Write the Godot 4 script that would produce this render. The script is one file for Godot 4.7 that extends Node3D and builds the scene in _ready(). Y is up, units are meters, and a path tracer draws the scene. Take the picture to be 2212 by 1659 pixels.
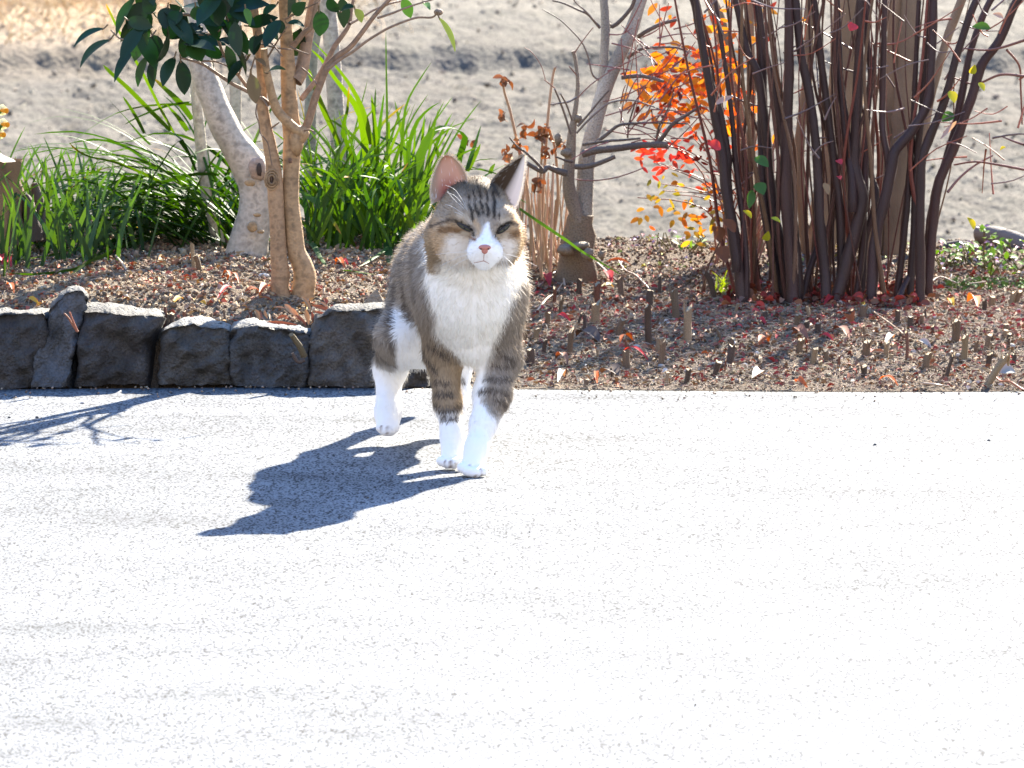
extends Node3D
# A cat walking over a bright pavement towards the camera; behind it a planting bed edged with stones,
# shrubs, strap-leaved clumps and, lower down, a ploughed field. Metres, y up, camera looks along -z.

const CAM := Vector3(0, 1.5, 12.0)
const PITCH := 0.11640      # radians, looking down
const FOCAL := 23327.0      # focal length in units of the picture's measuring grid (2212 x 1659)
var rng := RandomNumberGenerator.new()
var ns := FastNoiseLite.new()
var ns2 := FastNoiseLite.new()
var used := {}
var M := {}

# ---------------------------------------------------------------- mesh builder
class MB:
	var v := PackedVector3Array()
	var n := PackedVector3Array()
	var c := PackedColorArray()
	var i := PackedInt32Array()
	func vert(p: Vector3, nn: Vector3, col: Color) -> int:
		v.append(p); n.append(nn); c.append(col)
		return v.size() - 1
	func tri(a: int, b: int, d: int) -> void:
		i.append(a); i.append(b); i.append(d)
	func quad(a: int, b: int, d: int, e: int) -> void:
		tri(a, b, d); tri(a, d, e)
	func flat_quad(a: Vector3, b: Vector3, d: Vector3, e: Vector3, col: Color) -> void:
		var nn := (d - a).cross(b - a).normalized()
		var k := vert(a, nn, col)
		vert(b, nn, col); vert(d, nn, col); vert(e, nn, col)
		quad(k, k + 1, k + 2, k + 3)
	func smooth() -> void:            # normals out of the faces (clockwise fronts)
		n.fill(Vector3.ZERO)
		for k in range(0, i.size(), 3):
			var a := i[k]; var b := i[k + 1]; var d := i[k + 2]
			var f := (v[d] - v[a]).cross(v[b] - v[a])
			n[a] += f; n[b] += f; n[d] += f
		for k in n.size():
			n[k] = n[k].normalized() if n[k].length_squared() > 0.0 else Vector3.UP
	func outward() -> void:           # fronts of the faces to the side their normals look to
		for k in range(0, i.size(), 3):
			var a := i[k]; var b := i[k + 1]; var d := i[k + 2]
			if (v[d] - v[a]).cross(v[b] - v[a]).dot(n[a] + n[b] + n[d]) < 0.0:
				i[k + 1] = d; i[k + 2] = b
	func mesh() -> ArrayMesh:
		outward()
		var a := []
		a.resize(Mesh.ARRAY_MAX)
		a[Mesh.ARRAY_VERTEX] = v; a[Mesh.ARRAY_NORMAL] = n; a[Mesh.ARRAY_COLOR] = c; a[Mesh.ARRAY_INDEX] = i
		var m := ArrayMesh.new()
		m.add_surface_from_arrays(Mesh.PRIMITIVE_TRIANGLES, a)
		return m

# ---------------------------------------------------------------- naming
func numbered(called: String) -> String:
	if not used.has(called):
		used[called] = 0
		return called
	used[called] += 1
	return "%s_%03d" % [called, used[called]]

func tag(o: Node, label: String, category: String, group := "", kind := "") -> Node:
	if label: o.set_meta("label", label)
	if category: o.set_meta("category", category)
	if group: o.set_meta("group", group)
	if kind: o.set_meta("kind", kind)
	return o

func thing(called: String, at: Vector3, label: String, category: String, group := "") -> Node3D:
	var o := Node3D.new()
	o.name = numbered(called)
	add_child(o, true)
	o.position = at
	tag(o, label, category, group)
	return o

# a mesh built in world coordinates, put under a parent whose origin is not the world's
func obj(called: String, mb: MB, mat: Material, parent: Node3D = null) -> MeshInstance3D:
	var o := MeshInstance3D.new()
	if parent:
		var k := 1
		var nm := called
		while parent.has_node(nm):
			nm = "%s_%03d" % [called, k]
			k += 1
		o.name = nm
		var off := gpos(parent)
		for j in mb.v.size():
			mb.v[j] -= off
		parent.add_child(o, true)
	else:
		o.name = numbered(called)
		add_child(o, true)
	o.mesh = mb.mesh()
	o.material_override = mat
	return o

func gpos(o: Node3D) -> Vector3:
	var p := Vector3.ZERO
	var q: Node = o
	while q is Node3D and q != self:
		p += (q as Node3D).position
		q = q.get_parent()
	return p

# the same for a thing made of one mesh: its origin is moved to its base
func single(called: String, mb: MB, mat: Material, at: Vector3, label: String, category: String, group := "") -> MeshInstance3D:
	for j in mb.v.size():
		mb.v[j] -= at
	var o := obj(called, mb, mat)
	o.position = at
	tag(o, label, category, group)
	return o

# ---------------------------------------------------------------- places
func ray(px: float, py: float) -> Vector3:
	var f := Vector3(0, -sin(PITCH), -cos(PITCH))
	var u := Vector3(0, cos(PITCH), -sin(PITCH))
	return f + Vector3.RIGHT * ((px - 1106.0) / FOCAL) - u * ((py - 829.5) / FOCAL)

func P(px: float, py: float, z: float) -> Vector3:
	var d := ray(px, py)
	return CAM + d * ((z - CAM.z) / d.z)

func seen_size(px: float, z: float) -> float:   # metres of a length measured in the photograph
	return px * (CAM.z - z) / FOCAL

func gp(px: float, py: float) -> Vector3:      # the point of the bed or the pavement there
	var d := ray(px, py)
	var z := 0.4
	var last := z
	while z > -3.2:
		var q := CAM + d * ((z - CAM.z) / d.z)
		if q.y <= ground(q.x, q.z):
			break
		last = z
		z -= 0.02
	for k in 8:
		var m := (z + last) * 0.5
		var q := CAM + d * ((m - CAM.z) / d.z)
		if q.y <= ground(q.x, q.z): z = m
		else: last = m
	return CAM + d * ((z - CAM.z) / d.z)

func edge_z(x: float) -> float:                # far edge of the pavement
	return -0.765 - 0.022 * cos((x + 0.28) * 4.2) + 0.004 * ns.get_noise_2d(x * 60.0, 7.0)

func ss(a: float, b: float, t: float) -> float:
	var k := clampf((t - a) / (b - a), 0.0, 1.0)
	return k * k * (3.0 - 2.0 * k)

func ground(x: float, z: float) -> float:
	var e := edge_z(x)
	if z > e: return 0.0
	var b := e - z
	var left := ss(-0.06, -0.14, x)
	var hl := 0.062 * ss(0.075, 0.11, b) + 0.024 * ss(0.07, 0.30, b) + 0.012 * ss(0.07, 0.5, b)
	hl += 0.014 * exp(-pow((x + 0.40) / 0.13, 2.0) - pow((b - 0.20) / 0.07, 2.0))
	var hr := 0.020 * ss(0.0, 0.5, b) + 0.028 * ss(0.8, 1.15, b)
	var h := lerpf(hr, hl, left)
	h -= 0.02 * left * (1.0 - ss(0.05, 0.09, b))
	h += 0.0055 * ns.get_noise_2d(x * 900.0, z * 900.0) * ss(0.0, 0.04, b)
	h += 0.0035 * ns.get_noise_2d(x * 2600.0, z * 2600.0) * ss(0.0, 0.04, b)
	var back := ss(lerpf(1.24, 1.0, left), 2.4, b)
	return lerpf(h, -0.62, back)

# points out of one of the enlarged views that were measured
const VIEWS := {
	"a": [0.0, 0.0, 0.25], "b": [380.2, 0.0, 0.25], "c": [933.2, 0.0, 0.25], "d": [1469.0, 0.0, 0.336],
	"e": [0.0, 293.8, 0.25], "f": [414.8, 293.8, 0.25], "g": [1071.5, 345.6, 0.25], "h": [1486.0, 345.6, 0.328],
	"i": [0.0, 570.3, 0.1953], "j": [345.6, 570.3, 0.2344], "k": [1106.0, 570.3, 0.25], "l": [1607.0, 570.3, 0.2735], "m": [760.4, 293.8, 0.21876], "n": [760.4, 604.9, 0.2812], "p": [0.0, 0.0, 1.0]}

func V(view: String, x: float, y: float) -> Vector2:
	var w: Array = VIEWS[view]
	return Vector2(w[0] + x * w[2], w[1] + y * w[2])

func path(view: String, z0: float, z1: float, xy: Array) -> PackedVector3Array:
	var out := PackedVector3Array()
	var n := xy.size() / 2
	for k in n:
		var q := V(view, xy[2 * k], xy[2 * k + 1])
		if q.y < -30.0: q.y = -30.0 + (q.y + 30.0) * 0.06
		out.append(P(q.x, q.y, lerpf(z0, z1, float(k) / maxf(1.0, n - 1.0))))
	return out

func blade_way(view: String, z0: float, z1: float, xy: Array) -> PackedVector3Array:   # the same, kept above the soil
	var out := path(view, z0, z1, xy)
	for k in out.size():
		var p := out[k]
		if p.y < ground(p.x, p.z) + 0.006:
			var q := V(view, xy[2 * k], xy[2 * k + 1])
			out[k] = gp(q.x, q.y) + Vector3(0, 0.007, 0)
	return out

# ---------------------------------------------------------------- shapes
func spline(p: PackedVector3Array, per: int) -> PackedVector3Array:
	if p.size() < 3:
		return p
	var out := PackedVector3Array()
	for k in p.size() - 1:
		var a := p[maxi(0, k - 1)]; var b := p[k]; var c := p[k + 1]; var d := p[mini(p.size() - 1, k + 2)]
		for j in per:
			out.append(b.cubic_interpolate(c, a, d, float(j) / per))
	out.append(p[p.size() - 1])
	return out

# a stem: radii are given at the path's ends or at every point; knots adds swellings, rough the bark's unevenness
func tube(mb: MB, p0: PackedVector3Array, radii: Array, col: Color, sides := 7, per := 4, rough := 0.06, vary := 0.15, cap := true, tipcol = null) -> void:
	var p := spline(p0, per)
	var m := p.size()
	var ref := Vector3(0.31, 0.2, 0.93)
	var base := mb.v.size()
	var sd := rng.randf() * 100.0
	for k in m:
		var t := float(k) / (m - 1)
		var f := t * (radii.size() - 1)
		var r := lerpf(radii[int(f)], radii[mini(int(f) + 1, radii.size() - 1)], f - int(f))
		var d := (p[mini(k + 1, m - 1)] - p[maxi(k - 1, 0)]).normalized()
		var s := d.cross(ref).normalized()
		var u := s.cross(d)
		for j in sides:
			var a := TAU * j / sides
			var o := s * cos(a) + u * sin(a)
			var rr := r * (1.0 + rough * ns.get_noise_3d(p[k].x * 3000.0 + cos(a) * 40.0 + sd, p[k].y * 2200.0, sin(a) * 40.0 + sd))
			var cc := col * (1.0 + vary * ns2.get_noise_3d(p[k].x * 1800.0 + cos(a) * 30.0, p[k].y * 900.0 + sd, sin(a) * 30.0))
			if tipcol != null: cc = cc.lerp(tipcol, t)
			cc.a = 1.0
			mb.vert(p[k] + o * rr, o, cc)
	for k in m - 1:
		for j in sides:
			var a := base + k * sides + j
			var b := base + k * sides + (j + 1) % sides
			mb.quad(a, a + sides, b + sides, b)
	if cap:
		var d := (p[m - 1] - p[m - 2]).normalized()
		var k := mb.vert(p[m - 1], d, mb.c[mb.c.size() - 1])
		for j in sides:
			var a := mb.vert(mb.v[base + (m - 1) * sides + j], d, mb.c[k])
			if j > 0: mb.tri(a - 1, k, a)
		mb.tri(mb.v.size() - 1, k, k + 1)

# a strap leaf along a path; folded along its middle
func ribbon(mb: MB, p0: PackedVector3Array, width: float, col: Color, tip: Color, side: Vector3, twist := 0.0, fold := 0.25, per := 3, blunt := 0.5) -> void:
	var p := spline(p0, per)
	var m := p.size()
	var base := mb.v.size()
	for k in m:
		var t := float(k) / (m - 1)
		var d := (p[mini(k + 1, m - 1)] - p[maxi(k - 1, 0)]).normalized()
		var s := (side - d * side.dot(d)).normalized().rotated(d, twist * t)
		var up := s.cross(d).normalized()
		var w := width * 0.5 * (0.75 + 0.25 * sin(PI * minf(1.0, t * 1.6))) * pow(1.0 - pow(t, 3.0), blunt)
		var cc := col.lerp(tip, ss(0.72, 1.0, t)) if tip != col else col
		cc = cc * (0.9 + 0.2 * ss(0.0, 0.5, t)); cc.a = 1.0
		mb.vert(p[k] - s * w + up * w * fold, (up + s * fold).normalized(), cc)
		mb.vert(p[k], up, cc * 0.93)
		mb.vert(p[k] + s * w + up * w * fold, (up - s * fold).normalized(), cc)
	for k in m - 1:
		var a := base + k * 3
		mb.quad(a, a + 3, a + 4, a + 1)
		mb.quad(a + 1, a + 4, a + 5, a + 2)

func blade_path(b: Vector3, az: float, rise: float, length: float, droop: float, n := 6) -> PackedVector3Array:
	var out := PackedVector3Array([b])
	var q := b
	for k in n:
		var t := (k + 0.5) / n
		var e := maxf(rise - droop * pow(t, 1.6), -1.25)
		q += Vector3(cos(az) * cos(e), sin(e), -sin(az) * cos(e)) * (length / n)
		var g := ground(q.x, q.z) + 0.004
		if q.y < g: q.y = g
		out.append(q)
	return out

# a broad leaf from stalk to tip; facing says where its upper side looks
func leaf(mb: MB, b: Vector3, t: Vector3, width: float, facing: Vector3, col: Color, curl := 0.12, cup := 0.2, seg := 6) -> void:
	var l := t - b
	var len := l.length()
	var d := l / len
	var up := (facing - d * facing.dot(d)).normalized()
	var s := d.cross(up)
	var base := mb.v.size()
	for k in seg + 1:
		var x := float(k) / seg
		var w := maxf(0.0006, width * 1.49 * pow(x, 0.74) * pow(1.0 - x, 0.86))
		var mid := b + d * (len * x) + up * (len * curl * (4.0 * x * (1.0 - x)) - cup * 0.15 * width)
		mb.vert(mid - s * w + up * w * cup, (up + s * cup * 0.8).normalized(), col)
		mb.vert(mid, up, col * 0.9)
		mb.vert(mid + s * w + up * w * cup, (up - s * cup * 0.8).normalized(), col)
	for k in seg:
		var a := base + k * 3
		mb.quad(a, a + 3, a + 4, a + 1)
		mb.quad(a + 1, a + 4, a + 5, a + 2)

func ball(mb: MB, at: Vector3, r: Vector3, col: Color, rough := 0.0, rings := 7, sides := 9, basis := Basis.IDENTITY) -> void:
	var base := mb.v.size()
	var sd := rng.randf() * 99.0
	for k in rings + 1:
		var a := PI * k / rings
		for j in sides:
			var f := TAU * j / sides
			var o := Vector3(sin(a) * cos(f), cos(a), sin(a) * sin(f))
			var rr := 1.0 + rough * ns.get_noise_3d(o.x * 60.0 + sd, o.y * 60.0, o.z * 60.0)
			mb.vert(at + basis * (o * r * rr), (basis * (o / r)).normalized(), col)
	for k in rings:
		for j in sides:
			var a := base + k * sides + j
			var b := base + k * sides + (j + 1) % sides
			mb.quad(a, b, b + sides, a + sides)
	
func vary(c: Color, by: float) -> Color:
	var f := 1.0 + rng.randf_range(-by, by)
	return Color(c.r * f * (1.0 + rng.randf_range(-by, by) * 0.4), c.g * f, c.b * f * (1.0 + rng.randf_range(-by, by) * 0.4))

# ---------------------------------------------------------------- materials (vertex colours are linear base colours)
func mat(called: String, rough: float, back := Color.BLACK, spec := 0.5) -> StandardMaterial3D:
	var m := StandardMaterial3D.new()
	m.resource_name = called
	m.vertex_color_use_as_albedo = true
	m.roughness = rough
	m.metallic_specular = spec
	m.cull_mode = BaseMaterial3D.CULL_DISABLED
	if back != Color.BLACK:
		m.backlight_enabled = true
		m.backlight = back
	M[called] = m
	return m

func noise_tex(freq: float, size: int, stops: Array, sd: int, kind := FastNoiseLite.TYPE_SIMPLEX_SMOOTH, oct := 3) -> NoiseTexture2D:
	var n := FastNoiseLite.new()
	n.seed = sd
	n.noise_type = kind
	n.frequency = freq
	n.fractal_octaves = oct
	var t := NoiseTexture2D.new()
	t.width = size; t.height = size
	t.seamless = true
	t.noise = n
	if stops.size():
		var g := Gradient.new()
		var off := PackedFloat32Array()
		var cols := PackedColorArray()
		for s in stops:
			off.append(s[0]); cols.append(s[1])
		g.offsets = off; g.colors = cols
		t.color_ramp = g
	return t

func grain(m: StandardMaterial3D, tex: Texture2D, scale: float, bump: Texture2D = null, deep := 0.0) -> void:
	m.albedo_texture = tex
	m.uv1_triplanar = true
	m.uv1_world_triplanar = true
	m.uv1_scale = Vector3.ONE * scale
	if bump:
		m.heightmap_enabled = true
		m.heightmap_texture = bump
		m.heightmap_scale = deep

func g8(v: float) -> Color:
	return Color(v, v, v)

func make_materials() -> void:
	var coarse := noise_tex(0.02, 512, [[0.0, g8(0.62)], [0.45, g8(0.9)], [0.6, g8(1.0)], [1.0, g8(0.72)]], 11)
	var fine := noise_tex(0.08, 512, [[0.0, g8(0.55)], [0.5, g8(0.92)], [1.0, g8(1.0)]], 12, FastNoiseLite.TYPE_SIMPLEX_SMOOTH, 4)
	var height := noise_tex(0.06, 512, [], 13, FastNoiseLite.TYPE_SIMPLEX_SMOOTH, 4)
	var cells := noise_tex(0.05, 512, [], 14, FastNoiseLite.TYPE_CELLULAR, 2)
	grain(mat("bark", 0.75), fine, 9.0, height, 0.12)
	grain(mat("pale_bark", 0.65), coarse, 7.0, height, 0.06)
	grain(mat("dark_bark", 0.46, Color.BLACK, 0.4), fine, 14.0, height, 0.05)
	grain(mat("dry_wood", 0.8), fine, 20.0, height, 0.1)
	grain(mat("stone", 0.85), fine, 6.0, height, 0.25)
	grain(mat("soil", 0.95, Color.BLACK, 0.3), fine, 12.0, cells, 0.35)
	grain(mat("field", 0.95, Color.BLACK, 0.3), fine, 2.5, cells, 0.5)
	mat("granule", 0.9, Color.BLACK, 0.3)
	mat("litter", 0.75, Color(0.32, 0.26, 0.2), 0.3)
	mat("strap_leaf", 0.55, Color(0.78, 0.82, 0.12), 0.28)
	mat("glossy_leaf", 0.34, Color(0.34, 0.5, 0.04), 0.35)
	mat("red_leaf", 0.5, Color(0.9, 0.75, 0.4), 0.3)
	mat("dry_leaf", 0.65, Color(0.7, 0.5, 0.3), 0.4)
	mat("petal", 0.5, Color(0.8, 0.8, 0.6), 0.4)
	mat("twig", 0.45)
	mat("fur_skin", 0.9, Color.BLACK, 0.2)
	mat("fur", 0.65, Color(0.30, 0.29, 0.27), 0.25)
	mat("guard_fur", 0.6, Color(0.8, 0.77, 0.72), 0.25)
	mat("ear_skin", 0.6, Color(0.7, 0.46, 0.36), 0.3)
	mat("ear_fur", 0.7, Color(0.8, 0.74, 0.62), 0.2)
	mat("wet", 0.15)
	mat("nose", 0.5)
	mat("whisker", 0.35, Color(0.9, 0.9, 0.9))
	# pavement: pale, worn aggregate; grains of a few millimetres over broad, faint patches
	var m := mat("pavement", 0.8, Color.BLACK, 0.25)
	m.vertex_color_use_as_albedo = true
	m.albedo_texture = noise_tex(0.55, 2048, [[0.0, g8(0.18)], [0.27, Color(0.36, 0.36, 0.37)], [0.40, Color(0.68, 0.68, 0.68)], [0.52, Color(0.83, 0.828, 0.82)], [1.0, Color(0.95, 0.945, 0.935)]], 21, FastNoiseLite.TYPE_VALUE, 2)
	m.uv1_triplanar = true
	m.uv1_world_triplanar = true
	m.uv1_scale = Vector3(0.56, 0.56, 0.19)

func _ready() -> void:
	rng.seed = 20
	ns.seed = 3; ns.frequency = 0.01; ns.fractal_octaves = 3
	ns2.seed = 8; ns2.frequency = 0.01; ns2.fractal_octaves = 2
	# camera
	var cam := Camera3D.new()
	cam.name = "camera"
	cam.position = CAM
	cam.rotation.x = -PITCH
	cam.near = 0.1
	cam.far = 900.0
	cam.fov = 4.0731
	var lens := CameraAttributesPhysical.new()
	lens.frustum_focal_length = 337.0
	lens.frustum_focus_distance = 12.35
	lens.exposure_aperture = 32.0
	cam.attributes = lens
	add_child(cam)
	cam.fov = 4.0731
	# sky, sun, exposure
	var env := Environment.new()
	env.background_mode = Environment.BG_SKY
	var sky := Sky.new()
	var sm := ProceduralSkyMaterial.new()
	sm.sky_top_color = Color(0.22, 0.46, 0.72)
	sm.sky_horizon_color = Color(0.72, 0.67, 0.59)
	sm.sky_curve = 0.45
	sm.ground_bottom_color = Color(0.32, 0.30, 0.27)
	sm.ground_horizon_color = Color(0.45, 0.44, 0.42)
	sm.sun_angle_max = 20.0
	sky.sky_material = sm
	env.sky = sky
	env.background_energy_multiplier = 0.78
	env.tonemap_mode = Environment.TONE_MAPPER_LINEAR
	env.tonemap_exposure = 5.2
	env.sdfgi_enabled = true
	env.ssao_enabled = true
	env.ssil_enabled = true
	var we := WorldEnvironment.new()
	we.name = "world"
	we.environment = env
	add_child(we)
	var sun := DirectionalLight3D.new()
	sun.name = "sun"
	sun.light_energy = 1.6
	sun.light_color = Color(1.0, 0.965, 0.90)
	sun.light_angular_distance = 0.5
	sun.shadow_enabled = true
	add_child(sun)
	sun.look_at_from_position(Vector3(3.65, 5.0, -7.75), Vector3.ZERO)
	make_materials()
	build_ground()
	build_edging()
	build_granules()
	build_litter()
	build_stubs()
	build_camellia()
	build_pale_trees()
	build_clumps()
	build_bare_tree()
	build_nandina()
	build_dry_plants()
	build_dark_shrub()
	build_weeds()
	build_stump()
	build_small_things()
	build_spill()
	build_cat()
	tell_apart()

# where several things still share a label, say their order from the left
func tell_apart() -> void:
	var by := {}
	for o in get_children():
		if o.has_meta("label"):
			var l: String = o.get_meta("label")
			if not by.has(l): by[l] = []
			by[l].append(o)
	for l in by:
		var list: Array = by[l]
		if list.size() < 2: continue
		list.sort_custom(func(a, b): return a.position.x < b.position.x)
		var words := ["leftmost", "second", "third", "fourth", "fifth", "sixth", "seventh", "eighth", "ninth", "tenth"]
		for k in list.size():
			var w: String = "rightmost" if k == list.size() - 1 else words[k] if k < 10 else "%dth" % (k + 1)
			list[k].set_meta("label", l + ", " + w + (" from left" if k > 0 and k < list.size() - 1 else " of these"))

# ---------------------------------------------------------------- setting
func steps(stops: Array) -> PackedFloat32Array:   # [from, step, to, step, to ...]
	var out := PackedFloat32Array()
	var a: float = stops[0]
	var k := 1
	while k < stops.size():
		var st: float = stops[k]
		var b: float = stops[k + 1]
		var n := maxi(1, int(round((b - a) / st)))
		for j in n:
			out.append(a + (b - a) * j / n)
		a = b
		k += 2
	out.append(a)
	return out

func sheet(xs: PackedFloat32Array, zs: PackedFloat32Array, f: Callable, col: Callable) -> MB:
	var mb := MB.new()
	var w := xs.size()
	for z in zs:
		for x in xs:
			var p: Vector3 = f.call(x, z)
			mb.vert(p, Vector3.UP, col.call(p))
	for a in zs.size() - 1:
		for b in w - 1:
			var k := a * w + b
			mb.quad(k, k + w, k + w + 1, k + 1)
	mb.smooth()
	if mb.n[mb.n.size() / 2].y < 0.0:
		var turned := PackedInt32Array()
		for k in range(0, mb.i.size(), 3):
			turned.append(mb.i[k]); turned.append(mb.i[k + 2]); turned.append(mb.i[k + 1])
		mb.i = turned
		mb.smooth()
	return mb

func build_ground() -> void:
	# pavement: the sheet, its edge bent down to the bed's soil
	var zs := steps([-1.0, 0.05, 0.0, 0.06, 3.0, 3.0, 60.0])
	var xs := steps([-40.0, 4.0, -4.0, 0.25, -1.2, 0.02, 1.2, 0.25, 4.0, 4.0, 40.0])
	var road := sheet(xs, zs, func(x, z):
		var zz: float = z
		var y := 0.0
		if z < 0.0:
			zz = lerpf(edge_z(x), 0.0, (z + 0.95) / 0.95)
			if z < -0.96:
				zz = edge_z(x) - 0.002; y = -0.12
		y += 0.0015 * ns.get_noise_2d(x * 90.0, zz * 60.0)
		return Vector3(x, y, zz),
		func(p: Vector3):
			var k := 1.0 + 0.30 * ns.get_noise_2d(p.x * 100.0, p.z * 260.0) + 0.34 * ns2.get_noise_2d(p.x * 300.0, p.z * 800.0)
			k *= 0.93 + 0.20 * ss(-0.6, 0.6, p.x + 0.25 * p.z)
			return Color(0.262 * k, 0.279 * k, 0.305 * k))
	tag(obj("pavement", road, M.pavement), "", "", "", "structure")
	# the bed's soil and the bank behind it
	xs = steps([-40.0, 3.0, -4.0, 0.2, -1.3, 0.009, 1.3, 0.2, 4.0, 3.0, 40.0])
	zs = steps([-3.5, 0.12, -2.2, 0.009, -0.72])
	var soil := sheet(xs, zs, func(x, z):
		var e := edge_z(x)
		var y: float = ground(x, z) if z < e else -0.05
		return Vector3(x, y, z),
		func(p: Vector3):
			var k := 1.0 + 0.25 * ns.get_noise_2d(p.x * 500.0, p.z * 500.0)
			var c := Color(0.215, 0.165, 0.115).lerp(Color(0.165, 0.12, 0.085), ss(0.0, 0.25, p.x))
			return Color(c.r * k, c.g * k, c.b * k))
	tag(obj("bed_soil", soil, M.soil), "", "", "", "structure")
	# ploughed field on lower ground, out to the horizon
	xs = steps([-420.0, 40.0, -20.0, 1.5, -2.6, 0.022, 2.6, 1.5, 20.0, 40.0, 420.0])
	zs = steps([-800.0, 60.0, -40.0, 3.0, -16.0, 0.03, -6.6, 0.3, -2.7])
	var land := sheet(xs, zs, func(x, z): return Vector3(x, field_y(x, z), z),
		func(p: Vector3):
			var k := 1.0 + 0.22 * ns.get_noise_2d(p.x * 200.0, p.z * 120.0) + 0.38 * ns2.get_noise_2d(p.x * 2600.0, p.z * 1400.0)
			var far := ss(-10.4, -12.0, p.z)
			var c := Color(0.108, 0.096, 0.081).lerp(Color(0.150, 0.135, 0.112), far)
			c = c.lerp(Color(0.40, 0.28, 0.165), ss(-10.4, -11.8, p.z) * ss(-0.25, -0.6, p.x + 0.12 * ns.get_noise_2d(p.z * 150.0, 3.0)))
			return Color(c.r * k, c.g * k, c.b * k))
	tag(obj("field", land, M.field), "", "", "", "structure")

func field_y(x: float, z: float) -> float:
	var y := -0.5
	if z < -30.0 or absf(x) > 15.0: return y
	var n := ns.get_noise_2d(x * 420.0, z * 380.0)
	y += 0.011 * n + 0.015 * ns2.get_noise_2d(x * 3100.0, z * 1900.0) * (1.0 - 0.5 * ss(-10.5, -11.5, z))
	var edge := z + 0.05 * ns2.get_noise_2d(x * 120.0, 5.0)
	y += 0.045 * ss(-10.75, -10.9, edge)           # the low step between two fields
	y += 0.02 * sin(z * 4.2 + 0.6 * ns.get_noise_2d(x * 60.0, z * 20.0)) * ss(-11.2, -12.0, z)
	return y

# ---------------------------------------------------------------- edging stones
# outline of the front (bottom left, up the left edge ... ) as top line, left and right edges, in view px
func rock(called: String, view: String, left: Array, right: Array, top: Array, bottom: float, z: float, deep: float, col: Color, label: String, tilt := 0.0, painted_top_sun := 0.13) -> void:
	var mb := MB.new()
	var nu := 30
	var nf := 20
	var nt := 10
	var sd := rng.randf() * 500.0
	var cellf := FastNoiseLite.new()
	cellf.seed = 5
	cellf.noise_type = FastNoiseLite.TYPE_CELLULAR
	cellf.cellular_return_type = FastNoiseLite.RETURN_DISTANCE2_SUB
	cellf.frequency = 0.04
	var rowsn := nf + nt + 4
	for r in rowsn + 1:
		for k in nu + 1:
			var u := float(k) / nu
			var v := minf(1.0, float(r) / nf)
			var yb := bottom
			var yt := at_line(top, u)
			var py := lerpf(yb, yt, v)
			var px := lerpf(at_line(left, v), at_line(right, v), u)
			var q := V(view, px, py)
			var back := 0.0
			if r > nf: back = minf(1.0, float(r - nf) / nt)
			var w := P(q.x, q.y, z)
			var b := -deep * back - tilt * v * 0.02
			# rounded shoulders: the front falls back towards the top edge and both ends
			b -= 0.007 * pow(v, 12.0) + 0.010 * pow(absf(2.0 * u - 1.0), 16.0)
			w.z += b
			w.y -= 0.004 * pow(absf(2.0 * u - 1.0), 12.0) * v + -0.013 * back + 0.022 * pow(back, 4.0)
			if r > nf + nt: w.y -= 0.03 * (r - nf - nt)
			var nn := Vector3(ns.get_noise_3d(w.x * 1700.0 + sd, w.y * 1700.0, w.z * 1700.0), ns.get_noise_3d(w.x * 1700.0, w.y * 1700.0 + sd, w.z * 1500.0), ns.get_noise_3d(w.x * 1700.0, w.y * 1700.0, w.z * 1700.0 + sd))
			var n2 := Vector3(ns2.get_noise_3d(w.x * 6500.0 + sd, w.y * 6500.0, w.z * 6500.0), 0.6 * ns2.get_noise_3d(w.x * 6500.0, w.y * 6500.0 + sd, w.z * 6500.0), ns2.get_noise_3d(w.x * 6500.0, w.y * 6500.0, w.z * 6500.0 + sd))
			w += nn * 0.010 * Vector3(0.5, 0.4, 1.5) + n2 * 0.004
			w.z += 0.022 * (cellf.get_noise_3d(w.x * 380.0 + sd, w.y * 300.0, w.z * 300.0)) * (1.0 if r <= nf else 0.3)
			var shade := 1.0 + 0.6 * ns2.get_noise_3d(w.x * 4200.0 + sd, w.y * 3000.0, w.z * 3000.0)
			var cc := col.lerp(Color(painted_top_sun, painted_top_sun * 0.96, painted_top_sun * 0.88), ss(0.04, 0.3, back) * 0.85) * shade  # sunlight on the stone's top painted in as a paler colour
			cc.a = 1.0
			mb.vert(w, Vector3.UP, cc)
	var n := nu + 1
	for r in rowsn:
		for k in nu:
			var a := r * n + k
			mb.quad(a, a + n, a + n + 1, a + 1)
	# ends and back, joined to the bottom rim
	for side in [0, nu]:
		var mid := Vector3.ZERO
		for r in rowsn + 1: mid += mb.v[r * n + side]
		mid /= rowsn + 1
		mid.x += 0.004 if side == 0 else -0.004
		var c := mb.vert(mid, Vector3.UP, col)
		for r in rowsn:
			if side == 0: mb.tri(r * n, c, (r + 1) * n)
			else: mb.tri(r * n + nu, (r + 1) * n + nu, c)
		if side == 0: mb.tri(rowsn * n, c, 0)
		else: mb.tri(rowsn * n + nu, nu, c)
	mb.smooth()
	var q := V(view, at_line(left, 0.0) * 0.5 + at_line(right, 0.0) * 0.5, bottom)
	var at := P(q.x, q.y, z)
	single(called, mb, M.stone, at, label, "stone", "rough stones edging the planting bed")

func at_line(a: Array, t: float) -> float:
	var f := clampf(t, 0.0, 1.0) * (a.size() - 1)
	var k := mini(int(f), a.size() - 2)
	return lerpf(a[k], a[k + 1], f - k)

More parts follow.
